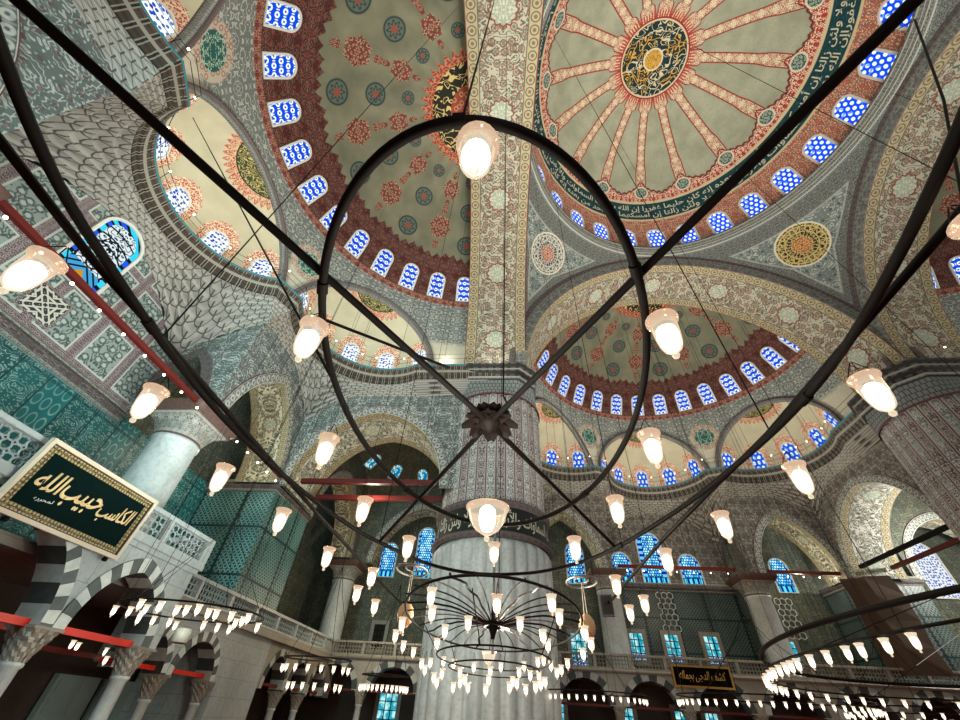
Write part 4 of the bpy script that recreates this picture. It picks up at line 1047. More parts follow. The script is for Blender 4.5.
beam('tie_beam', (LX-1.7, 6.0, 2.78), (LX-1.7, 10.8, 2.78), .07, 'redb', 'red tie beam behind the wider striped arch'); beam('tie_beam', (LX-1.7, 11.4, 2.5), (LX-1.7, 13.9, 2.5), .06, 'red', 'red tie beam behind the second striped arch')
# left gallery arcade and parapet, deeper in
GX = -12.45; GF = lambda x, d, z: (GX-d, x, z)
W, Rg, S = arcade(GF, 14.5, 20.0, SLAB, [(15.5, .98, 1.15), (18.25, 1.2, 1.15)], 2.3, .7, ringw=.28)
W2, R2, S2 = arcade(GF, 23.4, 33.0, SLAB, [(24.9, 1.1, 1.4), (27.7, 1.1, 1.4), (30.5, 1.1, 1.4)], 2.3, .7, ringw=.27)
struct(W.build('wall_arcade', M['marblewall']), 'pale stone wall of the arcade between the loge and the broad pier', 'wall'); struct(W2.build('wall_arcade', M['stone']), 'stone wall of the arcade beyond the broad pier', 'wall')
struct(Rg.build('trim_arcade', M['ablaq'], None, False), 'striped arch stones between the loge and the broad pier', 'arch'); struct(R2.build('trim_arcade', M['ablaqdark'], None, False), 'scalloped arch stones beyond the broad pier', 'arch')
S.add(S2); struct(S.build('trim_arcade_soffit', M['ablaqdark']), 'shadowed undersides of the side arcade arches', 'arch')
for y, lab in ((16.85, 'slim column between the two small arches beside the loge'), (19.7, 'slim column beside the broad white pier'), (26.3, 'slim dark column, first beyond the broad pier'), (29.1, 'slim dark column, second beyond the broad pier')):
    struct(small_column(GX-.35, y, 2.3, .19), lab, 'column')
beam('tie_beam', (GX-.3, 14.1, 2.45), (GX-.3, 19.9, 2.45), .065, 'redb', 'red tie beam across the two small arches beside the loge'); beam('tie_beam', (GX-.3, 23.5, 2.5), (GX-.3, 32, 2.5), .06, 'red', 'red tie beam along the arcade beyond the broad pier')
bx = MB(); bx.grid([[(GX, y, z) for z in (0, SLAB)] for y in (20., 23.4)], [[(y, z) for z in (0, SLAB)] for y in (20., 23.4)]); bx.grid([[(x, 20., z) for z in (0, SLAB)] for x in (-16, GX)], [[(x, z) for z in (0, SLAB)] for x in (-16, GX)]); bx.grid([[(x, 23.4, z) for z in (0, SLAB)] for x in (-16, GX)], [[(x, z) for z in (0, SLAB)] for x in (-16, GX)])
struct(bx.build('wall_pier', M['marblewall']), 'broad plain white marble pier at the foot of the teal tiled corner', 'pier')
for sx in (-.11, .11):
    pass
bl = balustrade(lambda x, d, z: (GX+.1-d, x, z), 14.1, 32.2, SLAB+.05, PT); struct(bl.build('trim_parapet', M['marblewall'], None, False), 'pierced grey parapet of the side gallery below the teal corner', 'parapet')
# the end arcade
EY = 31.6; EF = lambda x, d, z: (x, EY+d, z)
cs = [4.15+4.03*i for i in range(-6, 7)]
W, Rg, S = arcade(EF, -22, 31, SLAB, [(c, 1.45, 1.25) for c in cs if -21 < c < 30], 2.75, .7, ringw=.34)
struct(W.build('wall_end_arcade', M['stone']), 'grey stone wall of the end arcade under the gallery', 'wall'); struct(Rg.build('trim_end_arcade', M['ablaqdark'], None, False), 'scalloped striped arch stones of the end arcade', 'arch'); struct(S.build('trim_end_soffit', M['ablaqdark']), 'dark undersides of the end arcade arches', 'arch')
for i, c in enumerate(cs[:-1]):
    if c < -14 or c > 28: continue
    struct(small_column(c+2.015, EY+.35, 2.75, .2), 'slim dark column of the end arcade, %s counted from the side gallery' % ordinal(i), 'column')
beam('tie_beam', (-13, EY+.3, 2.75), (30, EY+.3, 2.75), .06, 'red', 'dark red tie beam along the end arcade')
bl = balustrade(lambda x, d, z: (x, EY-.12+d, z), -12.4, 31, SLAB+.05, PT); struct(bl.build('trim_parapet', M['stone'], None, False), 'pierced grey parapet of the end gallery', 'parapet')
g = MB(); g.tube([(-12.4, EY-.1, SLAB), (31, EY-.1, SLAB)], .12, 6); g.tube([(GX+.1, 14, SLAB), (GX+.1, 32, SLAB)], .12, 6); struct(g.build('trim_gallery_edge', M['stone']), 'rounded moulding under the gallery parapets', 'moulding')
# low windows and doors at the back of the arcades
for i, (x, w) in enumerate(((2.6, 1.2), (7.4, .9), (11.2, 1.1), (13.0, .8), (-9.2, 1.3), (-4.5, 1.))):
    sq_window('far', x-CX, 29.1, 1.0, w, 1.9, 'bright low window at the back of the end arcade, %s along' % ordinal(i))
for y, nm in ((17.3, 'first'), (19.5, 'second')):
    d = MB(); d.box((-16.2, y-.95, 0), (-16.0, y+.95, 2.15))
    o = d.build('door_1' if nm == 'first' else 'door_2', M['door'], None, False)
    for k in (-.47, .47):
        for z0, z1 in ((.15, .95), (1.1, 2.0)): p = MB(); p.box((-16.0, y+k-.33, z0), (-15.96, y+k+.33, z1)); p.build('door_panel', M['door'], o, False)
    struct(o, 'pale green panelled shutter door in the shadow under the loge, '+nm, 'door')
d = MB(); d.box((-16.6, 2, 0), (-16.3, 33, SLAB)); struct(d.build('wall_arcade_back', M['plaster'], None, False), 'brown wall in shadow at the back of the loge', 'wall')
n = MB(); nn = pointed(.85, 1.1, 20); n.poly([(-16.25, 18.5+x, 2.95+y) for x, y in nn]+[(-16.25, 19.35, 2.6), (-16.25, 17.65, 2.6)], [(x, y) for x, y in nn]+[(1, 0), (0, 0)])
struct(n.build('trim_niche', M['marblewall'], None, False), 'pale pointed niche on the wall behind the second striped arch', 'niche')
# floor and closing walls out of view
f = MB(); f.grid([[(x, y, 0) for x in (-20, 48)] for y in (-24, 40)], [[(x, y) for x in (-20, 48)] for y in (-24, 40)]); struct(f.build('floor', M['floor']), 'red carpeted floor of the prayer hall', 'floor')
c = MB()
c.grid([[(44, y, z) for z in (0, 20)] for y in (-24, 40)], [[(y, z) for z in (0, 20)] for y in (-24, 40)]); struct(c.build('wall_right', M['stone']), 'plain wall closing the hall on the flank', 'wall')
c = MB(); c.grid([[(x, -20, z) for z in (0, 20)] for x in (-20, 48)], [[(x, z) for z in (0, 20)] for x in (-20, 48)]); struct(c.build('wall_near', M['stone']), 'plain wall closing the hall behind the camera', 'wall')
c = MB(); c.grid([[(-16.95, y, z) for z in (0, 20)] for y in (-24, 2.5)], [[(y, z) for z in (0, 20)] for y in (-24, 2.5)]); struct(c.build('wall_side', M['stone']), 'plain side wall beyond the picture edge', 'wall')
# brown cover hung on the corner mass at the right
c = MB(); P = []
pts = [(22.6, 31.75), (23.3, 31.4), (23.5, 30.8), (25.1, 30.5)]
for z in (10.15, 9.0, 7.6, 6.2, 4.9):
    P.append([(x+.12*sin(z*1.7+i*2.1), y+.12*cos(z*2.3+i), z) for i, (x, y) in enumerate(pts)])
c.grid(P, [[(i, k) for i in range(4)] for k in range(5)]); c.poly([P[0][0], P[0][1], P[0][2], P[0][3], (25.1, 32.0, 10.2), (22.6, 32.0, 10.2)])
o = c.build('dust_sheet', M['cloth'], None, False); tag(o, 'brown cover draped over the corner of the far gallery beside the bright arch', 'cover')
# ---------------------------------------------------------------- hanging glass lamps
def lamp_meshes(h=.36, seg=20):
    k = h/.36
    pr = [(.0, -.008), (.018, -.004), (.025, .016), (.018, .034), (.011, .040), (.032, .048), (.058, .074), (.073, .12), (.082, .19), (.086, .26), (.088, .30), (.098, .328), (.110, .342), (.110, .357), (.096, .352), (.083, .32), (.080, .27)]
    g = MB().lathe([(r*k, z*k) for r, z in pr], seg=seg, us=.1).mesh('lamp', M['glass'])
    b = MB().lathe([(0, .07*k), (.044*k, .08*k), (.064*k, .13*k), (.072*k, .19*k), (.066*k, .25*k), (.03*k, .285*k), (0, .287*k)], seg=12).mesh('bulb', M['bulb'])
    return g, b
LG = lamp_meshes(); LS = lamp_meshes(.24, 12); LT = lamp_meshes(.17, 8)
def wires(top, rim, n=3, r=.0035):
    m = MB()
    for i in range(n):
        a = 2*pi*i/n+.5; m.tube([(rim*cos(a), rim*sin(a), 0), (.006*cos(a), .006*sin(a), top)], r, 4)
    return m
def lamp(parent, loc, kind, top=None, s=1.):
    """loc: underside of the lamp's finial; top: height of the hook above"""
    g, b = kind; h = max(v.co.z for v in g.vertices)
    o = link('lamp', g, parent); o.location = loc; o.scale = (s, s, s)
    link('bulb', b, o)
    if top: wires(top-h*.95, h*.29).build('hanger', M['iron'], o).location = (0, 0, h*.97)
    return o
def ell(cx, cy, rx, ry, z, n=120, a0=0, a1=2*pi): return [(cx+rx*cos(a), cy+ry*sin(a), z) for a in frange(a0, a1, n+1)[:-1 if abs(a1-a0-2*pi) < 1e-6 else None]]
def part(m, name, mat, parent, smooth=True): return m.build(name, mat if not isinstance(mat, str) else M[mat], parent, smooth)
# the great oval chandelier overhead
t = empty('chandelier', (-.23, 3.0, 3.6)); tag(t, 'great black iron oval chandelier close overhead with crossed arms and hanging glass lamps', 'chandelier')
def rel(pts, o=(-.23, 3.0, 3.6)): return [(p[0]-o[0], p[1]-o[1], p[2]-o[2]) for p in pts]
part(MB().tube(rel(ell(-.23, 2.97, 1.285, 2.45, 3.6)), .027, 10, 0, True), 'inner_ring', 'iron', t)
def spline(P, n=8):
    out = []; k = len(P)
    for i in range(k):
        a, b, c, d = (Vector(P[(i+j) % k]) for j in (-1, 0, 1, 2))
        for s in range(n):
            x = s/n; out.append(tuple(.5*((2*b)+(c-a)*x+(2*a-5*b+4*c-d)*x*x+(3*b-a-3*c+d)*x**3)))
    return out
RING = [(.26, 7.68), (1.0, 7.05), (1.5, 6.2), (1.93, 4.96), (2.16, 3.96), (2.30, 2.9), (2.27, 2.0), (2.06, 1.0), (1.75, .1), (1.2, -.9), (.4, -1.65), (-.4, -1.8), (-1.2, -1.35), (-1.8, -.5), (-2.16, .11), (-2.42, .67), (-2.56, 1.25), (-2.70, 2.1), (-2.76, 3.1), (-2.66, 4.3), (-2.42, 5.5), (-2.12, 6.3), (-1.51, 7.35), (-.7, 7.83)]
part(MB().tube(rel([(x, y, 3.6) for x, y, _ in spline([(a, b, 0) for a, b in RING])]), .029, 10, 0, True), 'outer_ring', 'iron', t)
for q in ((-2.02, -.10), (1.685, -.07), (-2.13, 6.27), (1.48, 6.22)):
    part(MB().tube(rel([(-.22, 2.98, 3.62), (q[0], q[1], 3.62)]), .026, 8), 'arm', 'iron', t)
for pts in ([(2.34, -.2), (2.33, 1.2), (2.32, 3.2), (2.24, 4.2), (2.12, 6.0), (2.04, 9.8)], [(-2.55, .0), (-2.70, 1.2), (-2.74, 3.), (-2.80, 5.4), (-2.84, 9.), (-2.8, 12.)]):
    part(MB().tube(rel([(x, y, 3.655) for x, y in pts]), .026, 8), 'side_bar', 'iron', t)
for a in (-1.57, -2.45, -.72, 2.52, .62):               # sleeves where the ring is joined
    part(MB().tube(rel([(-.23+1.285*cos(a+d), 2.97+2.45*sin(a+d), 3.6) for d in (-.022, 0, .022)]), .036, 10), 'clamp', 'iron', t)
RS = spline([(a, b, 3.6) for a, b in RING])
for i in (42, 110, 132, 148, 16): part(MB().tube(rel(RS[i:i+2]), .038, 10), 'clamp', 'iron', t)
# leaf boss at the crossing
b = MB()
b.lathe([(0, -.075), (.03, -.07), (.05, -.05), (.085, -.02), (.10, .02), (.06, .1), (.03, .14)], seg=16)
o = part(b, 'boss', 'bronze', t); o.location = rel([(-.22, 2.98, 3.6)])[0]
for ring, (n, r0, L, drop) in enumerate(((8, .05, .21, .016), (8, .04, .15, -.03))):
    for k in range(n):
        a = 2*pi*(k+.5*ring)/n; lf = MB(); rows = []
        for s in frange(0, 1, 9):
            w = .088*sin(pi*min(1, s*.74+.2))**.6*(1.05-.25*s); d = r0+L*s; z = .03-drop*2*s**2+.02*sin(pi*s)
            rows.append([(d*cos(a)-w*e*sin(a), d*sin(a)+w*e*cos(a), z-.025*abs(e)*(1 if ring == 0 else -1)) for e in (-1, -.5, 0, .5, 1)])
        lf.grid(rows, [[(0, 0)]*5]*9)
        lf.grid([[(x, y, z+.012) for x, y, z in r] for r in rows], [[(0, 0)]*5]*9, 0, True); part(lf, 'leaf', 'bronze', o)
# suspension cables going straight up from the rings
for x, y in ((2.31, 3.15), (-2.68, 1.85), (-.22, .52), (1.62, 6.32), (-2.13, 6.25)): part(MB().tube(rel([(x, y, 3.6), (x, y, 30.)]), .007, 5), 'suspension_cable', 'iron', t)
part(MB().tube(rel([(-.14, 3.05, 3.7), (-.12, 3.05, 3.82), (-.05, 3.06, 3.88), (-.08, 3.07, 3.96), (-.1, 3.08, 4.02), (-.1, 3.08, 31.)]), .009, 6), 'suspension_cable', 'iron', t)
part(MB().tube(rel([(2.33, 1.1, 3.62), (3.0, .92, 4.9), (3.8, .71, 6.6), (6.09, 1.14, 9.6), (9., 2., 14.)]), .008, 6), 'stay_cable', 'iron', t)
part(MB().tube(rel([(-1.5, 2.75, 3.62), (-12.3, 3.6, 18.2)]), .016, 6), 'stay_cable', 'iron', t)
part(MB().tube(rel([(-1.4, 1.7, 3.66), (-.52, 2.33, 3.72)]), .012, 6), 'stay_cable', 'iron', t)
MAINL = [(-.14, .57), (-2.67, 1.04), (-2.86, 2.23), (-1.28, 1.59), (-3.01, 3.51), (-1.67, 2.93), (-2.88, 4.62), (-1.72, 4.25), (.9, 1.6), (2.36, 2.15), (2.5, 3.35), (1.12, 2.85), (1.07, 4.11), (2.27, 4.46), (-1.46, 5.49), (-2.41, 7.07), (.77, 5.34), (1.59, 7.02), (2.01, 5.71), (-2.81, 6.05), (2.16, 1.02), (2.21, 9.0), (2.3, 8.2), (-3.05, 8.3), (-3.0, 9.4)]
LAMPSAY = ['topmost, under the near end of the inner oval ring', 'big at the picture edge beside the star window', 'before the capital of the big grey gallery column', 'on the inner ring before the cream half domes of the dark semidome',
    'between the big grey gallery column and the teal tiles', 'before the pale underside of the wide gallery arch', 'in front of the teal tiled corner', 'in front of the two red beams of the wide arch', 'on the inner ring before the distant semidome',
    'in front of the cap of the dark pier', 'before the vaulting between dark pier and narrow arch', 'in front of the middle cream half dome of the distant semidome', 'over the three blue windows, nearest the fluted pier', 'before the wall beside the narrow arch, past the three blue windows',
    'above the pair of blue corner windows', 'lower, at the foot of the pair of blue corner windows', 'before the single blue window just past the fluted pier', 'before the top of the gallery column by the loudspeaker', 'before the tallest of the three blue windows',
    'before the dim arch behind the teal tiled corner', 'cut by the picture edge above the dark pier', 'before the dark tiles under the three windows, lower of two', 'before the dark tiles under the three windows, upper of two', 'before the corner bay column, upper of two', 'before the corner bay column, lower of two']
def hung_lamp(x, y, z, lab, mesh, top, s):
    o = empty('glass_lamp', (x, y, z)); tag(o, 'lit glass lamp '+lab, 'lamp', 'glass lamps of the great overhead chandelier')
    h = max(v.co.z for v in mesh.vertices)*s
    a = link('glass_cup', mesh, o); a.scale = (s, s, s); b = link('bulb', LG[1], o); b.scale = (s, s, s)
    part(wires(top-h*.95, h*.29), 'hanger', 'iron', o).location = (0, 0, h*.97); return o
for (x, y), lab in zip(MAINL, LAMPSAY): hung_lamp(x, y, 3.12, lab, LG[0], .44, .86)
# the large shallow cup hanging at the far side of the inner ring
cup = MB().lathe([(0, -.01), (.02, .0), (.024, .02), (.014, .04), (.04, .05), (.10, .09), (.145, .16), (.165, .23), (.185, .26), (.185, .272), (.165, .265), (.15, .22)], seg=28, us=.1).mesh('glass_cup', M['glass'])
hung_lamp(-.32, 4.55, 3.1, 'shaped as a wide shallow bowl before the fluted pier', cup, .47, 1.4)
# ---------------------------------------------------------------- the spoked oval chandelier before the pier
C2 = (-.40, 8.05, 2.85)
t = empty('chandelier', C2); tag(t, 'spoked oval wheel chandelier with many small lamps hanging before the fluted pier', 'chandelier')
EX_, EY_ = 1.45, 3.15
part(MB().tube(ell(.03, .05, EX_, EY_, 0), .018, 8, 0, True), 'outer_ring', 'iron', t)
part(MB().tube(ell(0, .0, .16, .30, .0, 40), .03, 8, 0, True).lathe([(.03, -.2), (.05, -.12), (.09, -.02), (.05, .06), (.03, .3)], seg=12), 'hub', 'bronze', t)
for k in range(30):
    a = 2*pi*k/30+.05; p = []
    for s in frange(0, 1, 12):
        wv = (.05*sin(s*19)*s if k % 4 == 1 else 0); p.append(((.15+(EX_-.15)*s)*cos(a)-wv*sin(a), (.28+(EY_-.28)*s)*sin(a)+wv*cos(a), .02+.10*sin(pi*s)))
    part(MB().tube(p, .011 if k % 4 != 1 else .016, 5), 'spoke', 'bronze' if k % 5 else 'steel', t)
part(MB().tube(ell(0, .6, 1.0, 1.75, -.42), .013, 6, 0, True), 'lower_ring', 'iron', t)
part(MB().tube(ell(0, .7, .8, 1.4, -.55), .012, 6, 0, True), 'lower_ring', 'iron', t)
for k in range(6):
    a = 2*pi*k/6+.4; part(MB().tube([(1.0*cos(a), .6+1.75*sin(a), -.42), (1.25*cos(a), .2+2.7*sin(a), 0)], .008, 5), 'strut', 'iron', t)
part(MB().tube([(0, 0, -.4), (0, 0, 3.)], .022, 8), 'stem', 'steel', t); part(MB().tube([(.09, .02, 0), (.09, .02, 26)], .008, 5), 'suspension_cable', 'iron', t)
W2 = [(-0.88, 4.57, 2.55), (-1.01, 5.43, 2.55), (-1.02, 6.64, 2.55), (-0.62, 5.96, 2.55), (0.05, 5.87, 2.55), (0.37, 4.66, 2.55), (0.5, 5.34, 2.55), (-1.56, 6.24, 2.55), (-1.9, 7.3, 2.55), (-2.02, 8.42, 2.55), (-1.99, 9.2, 2.55), (-1.34, 7.94, 2.55), (0.38, 6.67, 2.55), (0.49, 7.46, 2.55), (0.91, 6.28, 2.55), (1.11, 7.16, 2.55), (1.12, 8.23, 2.55),
      (-1.49, 9.89, 2.5), (-1.75, 9.84, 2.46), (-1.86, 9.5, 2.41), (-1.84, 9.81, 2.34), (-1.28, 9.92, 2.47), (-0.87, 9.96, 2.44), (-0.32, 9.99, 2.47), (0.15, 10.0, 2.5), (0.55, 9.99, 2.6), (0.42, 9.7, 2.55), (0.69, 9.98, 2.53), (0.89, 9.96, 2.47), (0.8, 9.97, 2.42), (1.0, 9.7, 2.55)]
W3 = [(-1.42, 8.48, 2.14), (-1.36, 8.49, 2.08), (-1.29, 8.5, 2.2), (-0.98, 8.54, 2.23), (-0.97, 8.55, 2.1), (-0.89, 8.55, 2.14), (-0.83, 8.56, 2.04), (-1.08, 8.53, 2.03), (-0.46, 8.59, 2.27), (-0.46, 8.2, 2.13), (-0.49, 8.0, 2.0), (0.04, 8.6, 2.28), (-0.07, 8.4, 2.14), (0.0, 8.6, 2.13), (-0.12, 8.1, 2.05), (0.15, 8.6, 2.06), (0.23, 8.6, 2.25), (0.38, 8.59, 2.24), (0.39, 8.3, 2.12), (0.48, 8.59, 2.17), (0.3, 8.2, 2.08)]
for x, y, z in W2: lamp(t, (x-C2[0], y-C2[1], z-.12-C2[2]), LS, max(.2, 2.87-z), .78)
for x, y, z in W3: lamp(t, (x-C2[0], y-C2[1], z-.1-C2[2]), LS, .22, .68)
for z, y in ((3.1, 5.3), (2.75, 6.4)): lamp(t, (-.27-C2[0], y-C2[1]-0., z-C2[2]-.05), LG, .4, .75)
o = part(MB().lathe([(0, -.01), (.03, .0), (.08, .05), (.11, .12), (.125, .17), (.125, .18), (.10, .15)], seg=18, us=.1), 'lamp', 'glass', t); o.location = (-.47-C2[0], 8.3-C2[1], 2.33-C2[2])
# small rings with ostrich eggs on cords, left and right of the wheel
for (x, y), lab in (((-2.05, 8.35), 'pale ostrich egg on two cords beside the wheel chandelier, toward the striped arches'), ((1.32, 8.75), 'pale ostrich egg on two cords beside the wheel chandelier, toward the black loudspeaker')):
    t = empty('egg_hanger', (x, y, 3.75)); tag(t, 'small polished ring holding the cords of the '+('egg toward the striped arches' if x < 0 else 'egg toward the black loudspeaker'), 'ring')
    part(MB().tube(ell(0, 0, .30, .42, 0, 40), .022, 6, 0, True).tube(ell(0, 0, .13, .2, .03, 24), .014, 5, 0, True), 'ring', 'steel', t)
    part(MB().tube([(0, 0, .02), (0, 0, 24)], .005, 4), 'suspension_cable', 'iron', t)
    e = MB().lathe([(0, -.165), (.05, -.15), (.10, -.08), (.118, 0), (.105, .08), (.06, .145), (.02, .165), (0, .166)], seg=20).xf(lambda x, y, z: (x*1.3, y*1.3, z*1.25))
    o = e.build('ostrich_egg', M['egg']); o.location = (x, y, 3.0); tag(o, lab, 'egg')
    c = MB().tube([(-.03, 0, .15), (-.012, 0, .74)], .007, 5).tube([(.03, 0, .15), (.012, 0, .74)], .007, 5).tube([(0, 0, -.2), (0, 0, -.32)], .022, 5); part(c, 'cord', 'string', o)
# loudspeaker on the end of the side bar
t = MB(); t.box((-.13, -.1, -.2), (.13, .1, .2)); o = t.build('loudspeaker', M['black'], None, False); o.location = (2.0, 10.05, 3.62); o.rotation_euler = (.1, 0, -.25)
tag(o, 'small black loudspeaker at the end of the long bar before the gallery column', 'loudspeaker'); part(MB().box((-.10, -.112, -.17), (.10, -.1, .17)), 'grille', 'iron', o, False); part(MB().box((-.03, -.26, .02), (.03, -.1, .06)), 'mount', 'iron', o, False)
# ---------------------------------------------------------------- chandeliers farther off: rings of small lamps
def far_chandelier(c, rx, ry, label, lamps, kind=LS, ring_z=.25, s=1., drop=None, arms=4, hi=20):
    t = empty('chandelier', c); tag(t, label, 'chandelier')
    part(MB().tube(ell(0, 0, rx, ry, ring_z, 90), .022, 6, 0, True), 'ring', 'iron', t)
    for k in range(arms):
        a = 2*pi*k/arms+.6; part(MB().tube([(rx*cos(a), ry*sin(a), ring_z), (rx*.25*cos(a), ry*.25*sin(a), ring_z+1.6), (0, 0, ring_z+2.4)], .008, 4), 'stay_cable', 'iron', t)
    for k in range(arms*2 if rx > 1.5 and hi > 5 else 0):
        a = pi*k/arms+.2; part(MB().tube([(rx*cos(a), ry*sin(a), ring_z), (rx*cos(a), ry*sin(a), hi)], .007, 4), 'suspension_cable', 'iron', t)
    part(MB().tube([(0, 0, ring_z+2.3), (0, 0, hi)], .01, 5), 'suspension_cable', 'iron', t)
    for p in lamps: lamp(t, (p[0]-c[0], p[1]-c[1], p[2]-c[2]), kind, None, s)
    return t
LEFT = [(-9.44, 10.02), (-9.08, 10.06), (-8.11, 9.16), (-8.41, 9.72), (-9.17, 10.54), (-9.65, 11.1), (-9.31, 11.19), (-7.75, 9.29), (-7.62, 9.67), (-7.34, 9.61), (-6.94, 9.43), (-6.96, 9.85), (-6.82, 9.93), (-9.0, 11.39), (-9.14, 11.84), (-8.19, 11.61), (-7.93, 11.83), (-6.55, 10.1), (-6.98, 11.04), (-7.73, 12.07), (-6.61, 10.7), (-6.22, 10.25), (-6.64, 11.5)]
t = far_chandelier((-7.9, 10.6, 3.0), 1.7, 1.35, 'low chandelier of clustered bright lamps before the striped arches', [(x, y, 2.98) for x, y in LEFT], LS, .24, .95, None, 5)
o = part(MB().lathe([(.0, .30), (.16, .30), (.19, .28), (.20, 0), (.15, -.02), (.14, .1), (0, .12)], seg=24), 'drum', 'stone', t); o.location = (-.9, 1.2, -.25)
far_chandelier((-13.0, 11.9, 2.9), 1.2, .9, 'small lamps hanging inside the marble loge behind its columns', [(-12.9, 12.98, 2.55), (-13.2, 13.5, 2.55), (-13.2, 14.6, 2.55), (-12.3, 14.6, 2.3), (-12.2, 15.0, 2.3), (-12.5, 14.0, 2.3)], LS, .0, 1., None, 3, 2.0)
RC = (11., 8., 2.65)
def snap(x, y, rx=6.1, ry=7.95):
    a = math.atan2((y-RC[1])/ry, (x-RC[0])/rx); return RC[0]+rx*cos(a), RC[1]+ry*sin(a), RC[2]-.14
RIGHT = [(5.34, 6.45), (5.24, 6.84), (5.19, 7.27), (5.04, 7.54), (5.05, 8.02), (5.08, 8.5), (5.12, 8.98), (5.02, 9.29), (4.97, 9.6), (5.06, 9.98), (5.16, 10.42), (5.22, 10.83), (5.43, 11.42), (5.65, 12.0), (5.88, 12.51), (6.25, 13.21), (6.63, 13.62), (7.0, 14.0), (7.26, 14.27), (7.79, 14.64), (8.37, 15.0), (8.99, 15.36), (9.66, 15.69), (10.16, 15.74), (10.71, 15.89), (11.31, 15.93), (11.9, 15.93), (12.6, 15.8), (13.3, 15.6), (14., 15.2), (14.7, 14.8), (15.3, 14.2)]
t = far_chandelier(RC, 6.1, 7.95, 'wide oval chandelier edged with a long row of bright conical lamps, at the draped corner', [snap(x, y) for x, y in RIGHT], LS, .10, .85, None, 6)
part(MB().tube(ell(0, -.2, 6.32, 7.2, .34, 120), .04, 8, 0, True), 'upper_ring', 'iron', t)
def row(c, r, n, a0, a1, z, ry=None): return [(c[0]+r*cos(a), c[1]+(ry or r)*sin(a), z) for a in frange(a0, a1, n)]
far_chandelier((8.4, 17.6, 2.45), 3.0, 1.8, 'distant ring of small bright lamps before the end arcade, beyond the wide oval row', row((8.4, 17.6), 3.0, 34, pi*.9, pi*2.1, 2.34, 1.8), LS, .2, .7, None, 4)
far_chandelier((13.6, 18.6, 2.45), 2.2, 2., 'distant ring of small bright lamps before the end arcade, on the draped corner side', row((13.6, 18.6), 2.2, 30, 0, 2*pi, 2.34, 2.), LS, .2, .7, None, 4)
far_chandelier((2.9, 19.6, 2.45), 1.9, 1.2, 'sparse distant ring of tiny lamps between the fluted pier and the end arcade', row((2.9, 19.6), 1.9, 20, pi, 2*pi, 2.36, 1.2), LT, .2, 1., None, 4)
far_chandelier((-5.6, 13.4, 2.5), .95, .55, 'small chandelier with two tiers of lamps before the dark side arcade', row((-5.6, 13.4), .95, 9, pi, 2*pi, 2.36, .55)+row((-5.6, 13.6), .75, 8, pi, 2*pi, 2.0, .4), LS, .2, .75, None, 4)
far_chandelier((-3.9, 14.6, 2.3), .7, .45, 'close set row of small lamps low beside the foot of the fluted pier', row((-3.9, 14.6), .7, 16, pi, 2*pi, 2.10, .45), LT, .2, 1., None, 4)
# little bulbs strung under the tie beams
def bulbs_on(p, q, n, lab):
    p, q = Vector(p), Vector(q); w = MB().tube([tuple(p+(q-p)*s-Vector((0, 0, .05*sin(pi*((s*n) % 1))))) for s in frange(0, 1, n*4+1)], .006, 4); o = w.build('string_lights', M['iron']); tag(o, lab, 'string lights')
    for i in range(n): link('bulb', bulb_me, o).location = p+(q-p)*((i+.5)/n)-Vector((0, 0, .09))
bulbs_on((X2+.6, CY-4.2, 9.95), (X2+.6, CY+4.4, 9.95), 9, 'string of tiny bulbs under the beam before the star window')
bulbs_on((CX-4.6, Y2+.2, 10.55), (CX+3.8, Y2+.2, 10.55), 7, 'string of tiny bulbs under the beam before the three blue windows')
bulbs_on((CX+5.8, Y2+.4, 10.55), (CX+11.2, Y2+.4, 10.55), 5, 'string of tiny bulbs under the beam of the narrow arch near the draped corner')
bulbs_on((X2+.5, CY+6.3, 10.2), (X2+.5, CY+11.0, 10.2), 5, 'string of tiny bulbs under the beam by the gallery column')
# ---------------------------------------------------------------- framed calligraphy
def frame_box(m, w, h, t, d0, d1, mi=0):
    for lo, hi in (((-w/2, d0, -h/2), (w/2, d1, -h/2+t)), ((-w/2, d0, h/2-t), (w/2, d1, h/2)), ((-w/2, d0, -h/2+t), (-w/2+t, d1, h/2-t)), ((w/2-t, d0, -h/2+t), (w/2, d1, h/2-t))): m.box(lo, hi, mi)
def lettering(s, width, height, shear, parent, mat, loc, depth=.012, bold=.012):
    me = text_mesh(shape_arabic(s), 1., 0, bold); xs = [v.co.x for v in me.vertices]; ys = [v.co.y for v in me.vertices]; x0, x1, y0, y1 = min(xs), max(xs), min(ys), max(ys)
    for v in me.vertices:
        x = (v.co.x-x0)/(x1-x0); y = (v.co.y-y0)/(y1-y0); v.co = ((x-.5)*width+(y-.5)*height*.18, 0, (y-.5)*height+(x-.5)*shear)
    bm = bmesh.new(); bm.from_mesh(me); ex = bmesh.ops.extrude_face_region(bm, geom=bm.faces[:]); bmesh.ops.translate(bm, vec=(0, -depth, 0), verts=[g for g in ex['geom'] if isinstance(g, bmesh.types.BMVert)]); bm.normal_update(); bm.to_mesh(me); bm.free()
    me.materials.clear(); me.materials.append(mat); o = link('lettering', me, parent); o.location = loc; return o
def m_goldband():
    T = Tex('gold_arabesque'); u, v = T.uv(); d = hyp((u*11).cell(), (v*11).cell())
    return T.done(T.mix(d.lt(.3, .1), T.mix((T.noise(u, v, 9., 2.)*5).cell().ab().lt(.2, .1), '#2c2b1c', '#7d6c40'), '#a8956a'), .5)
M['goldband'] = m_goldband(); M['field'] = simple('dark_green_field', '#061a18', .95, 0, .05, .35); M['ink'] = simple('cream_gold_letters', '#e3c58e', .45, .1)
w, h = 3.52, 1.62
t = empty('calligraphy_panel', (LX+.32, 8.76, 5.12)); t.rotation_euler = (math.radians(7), 0, pi/2)
t.rotation_euler = (0, 0, pi/2); t.rotation_euler.rotate_axis('X', math.radians(5))
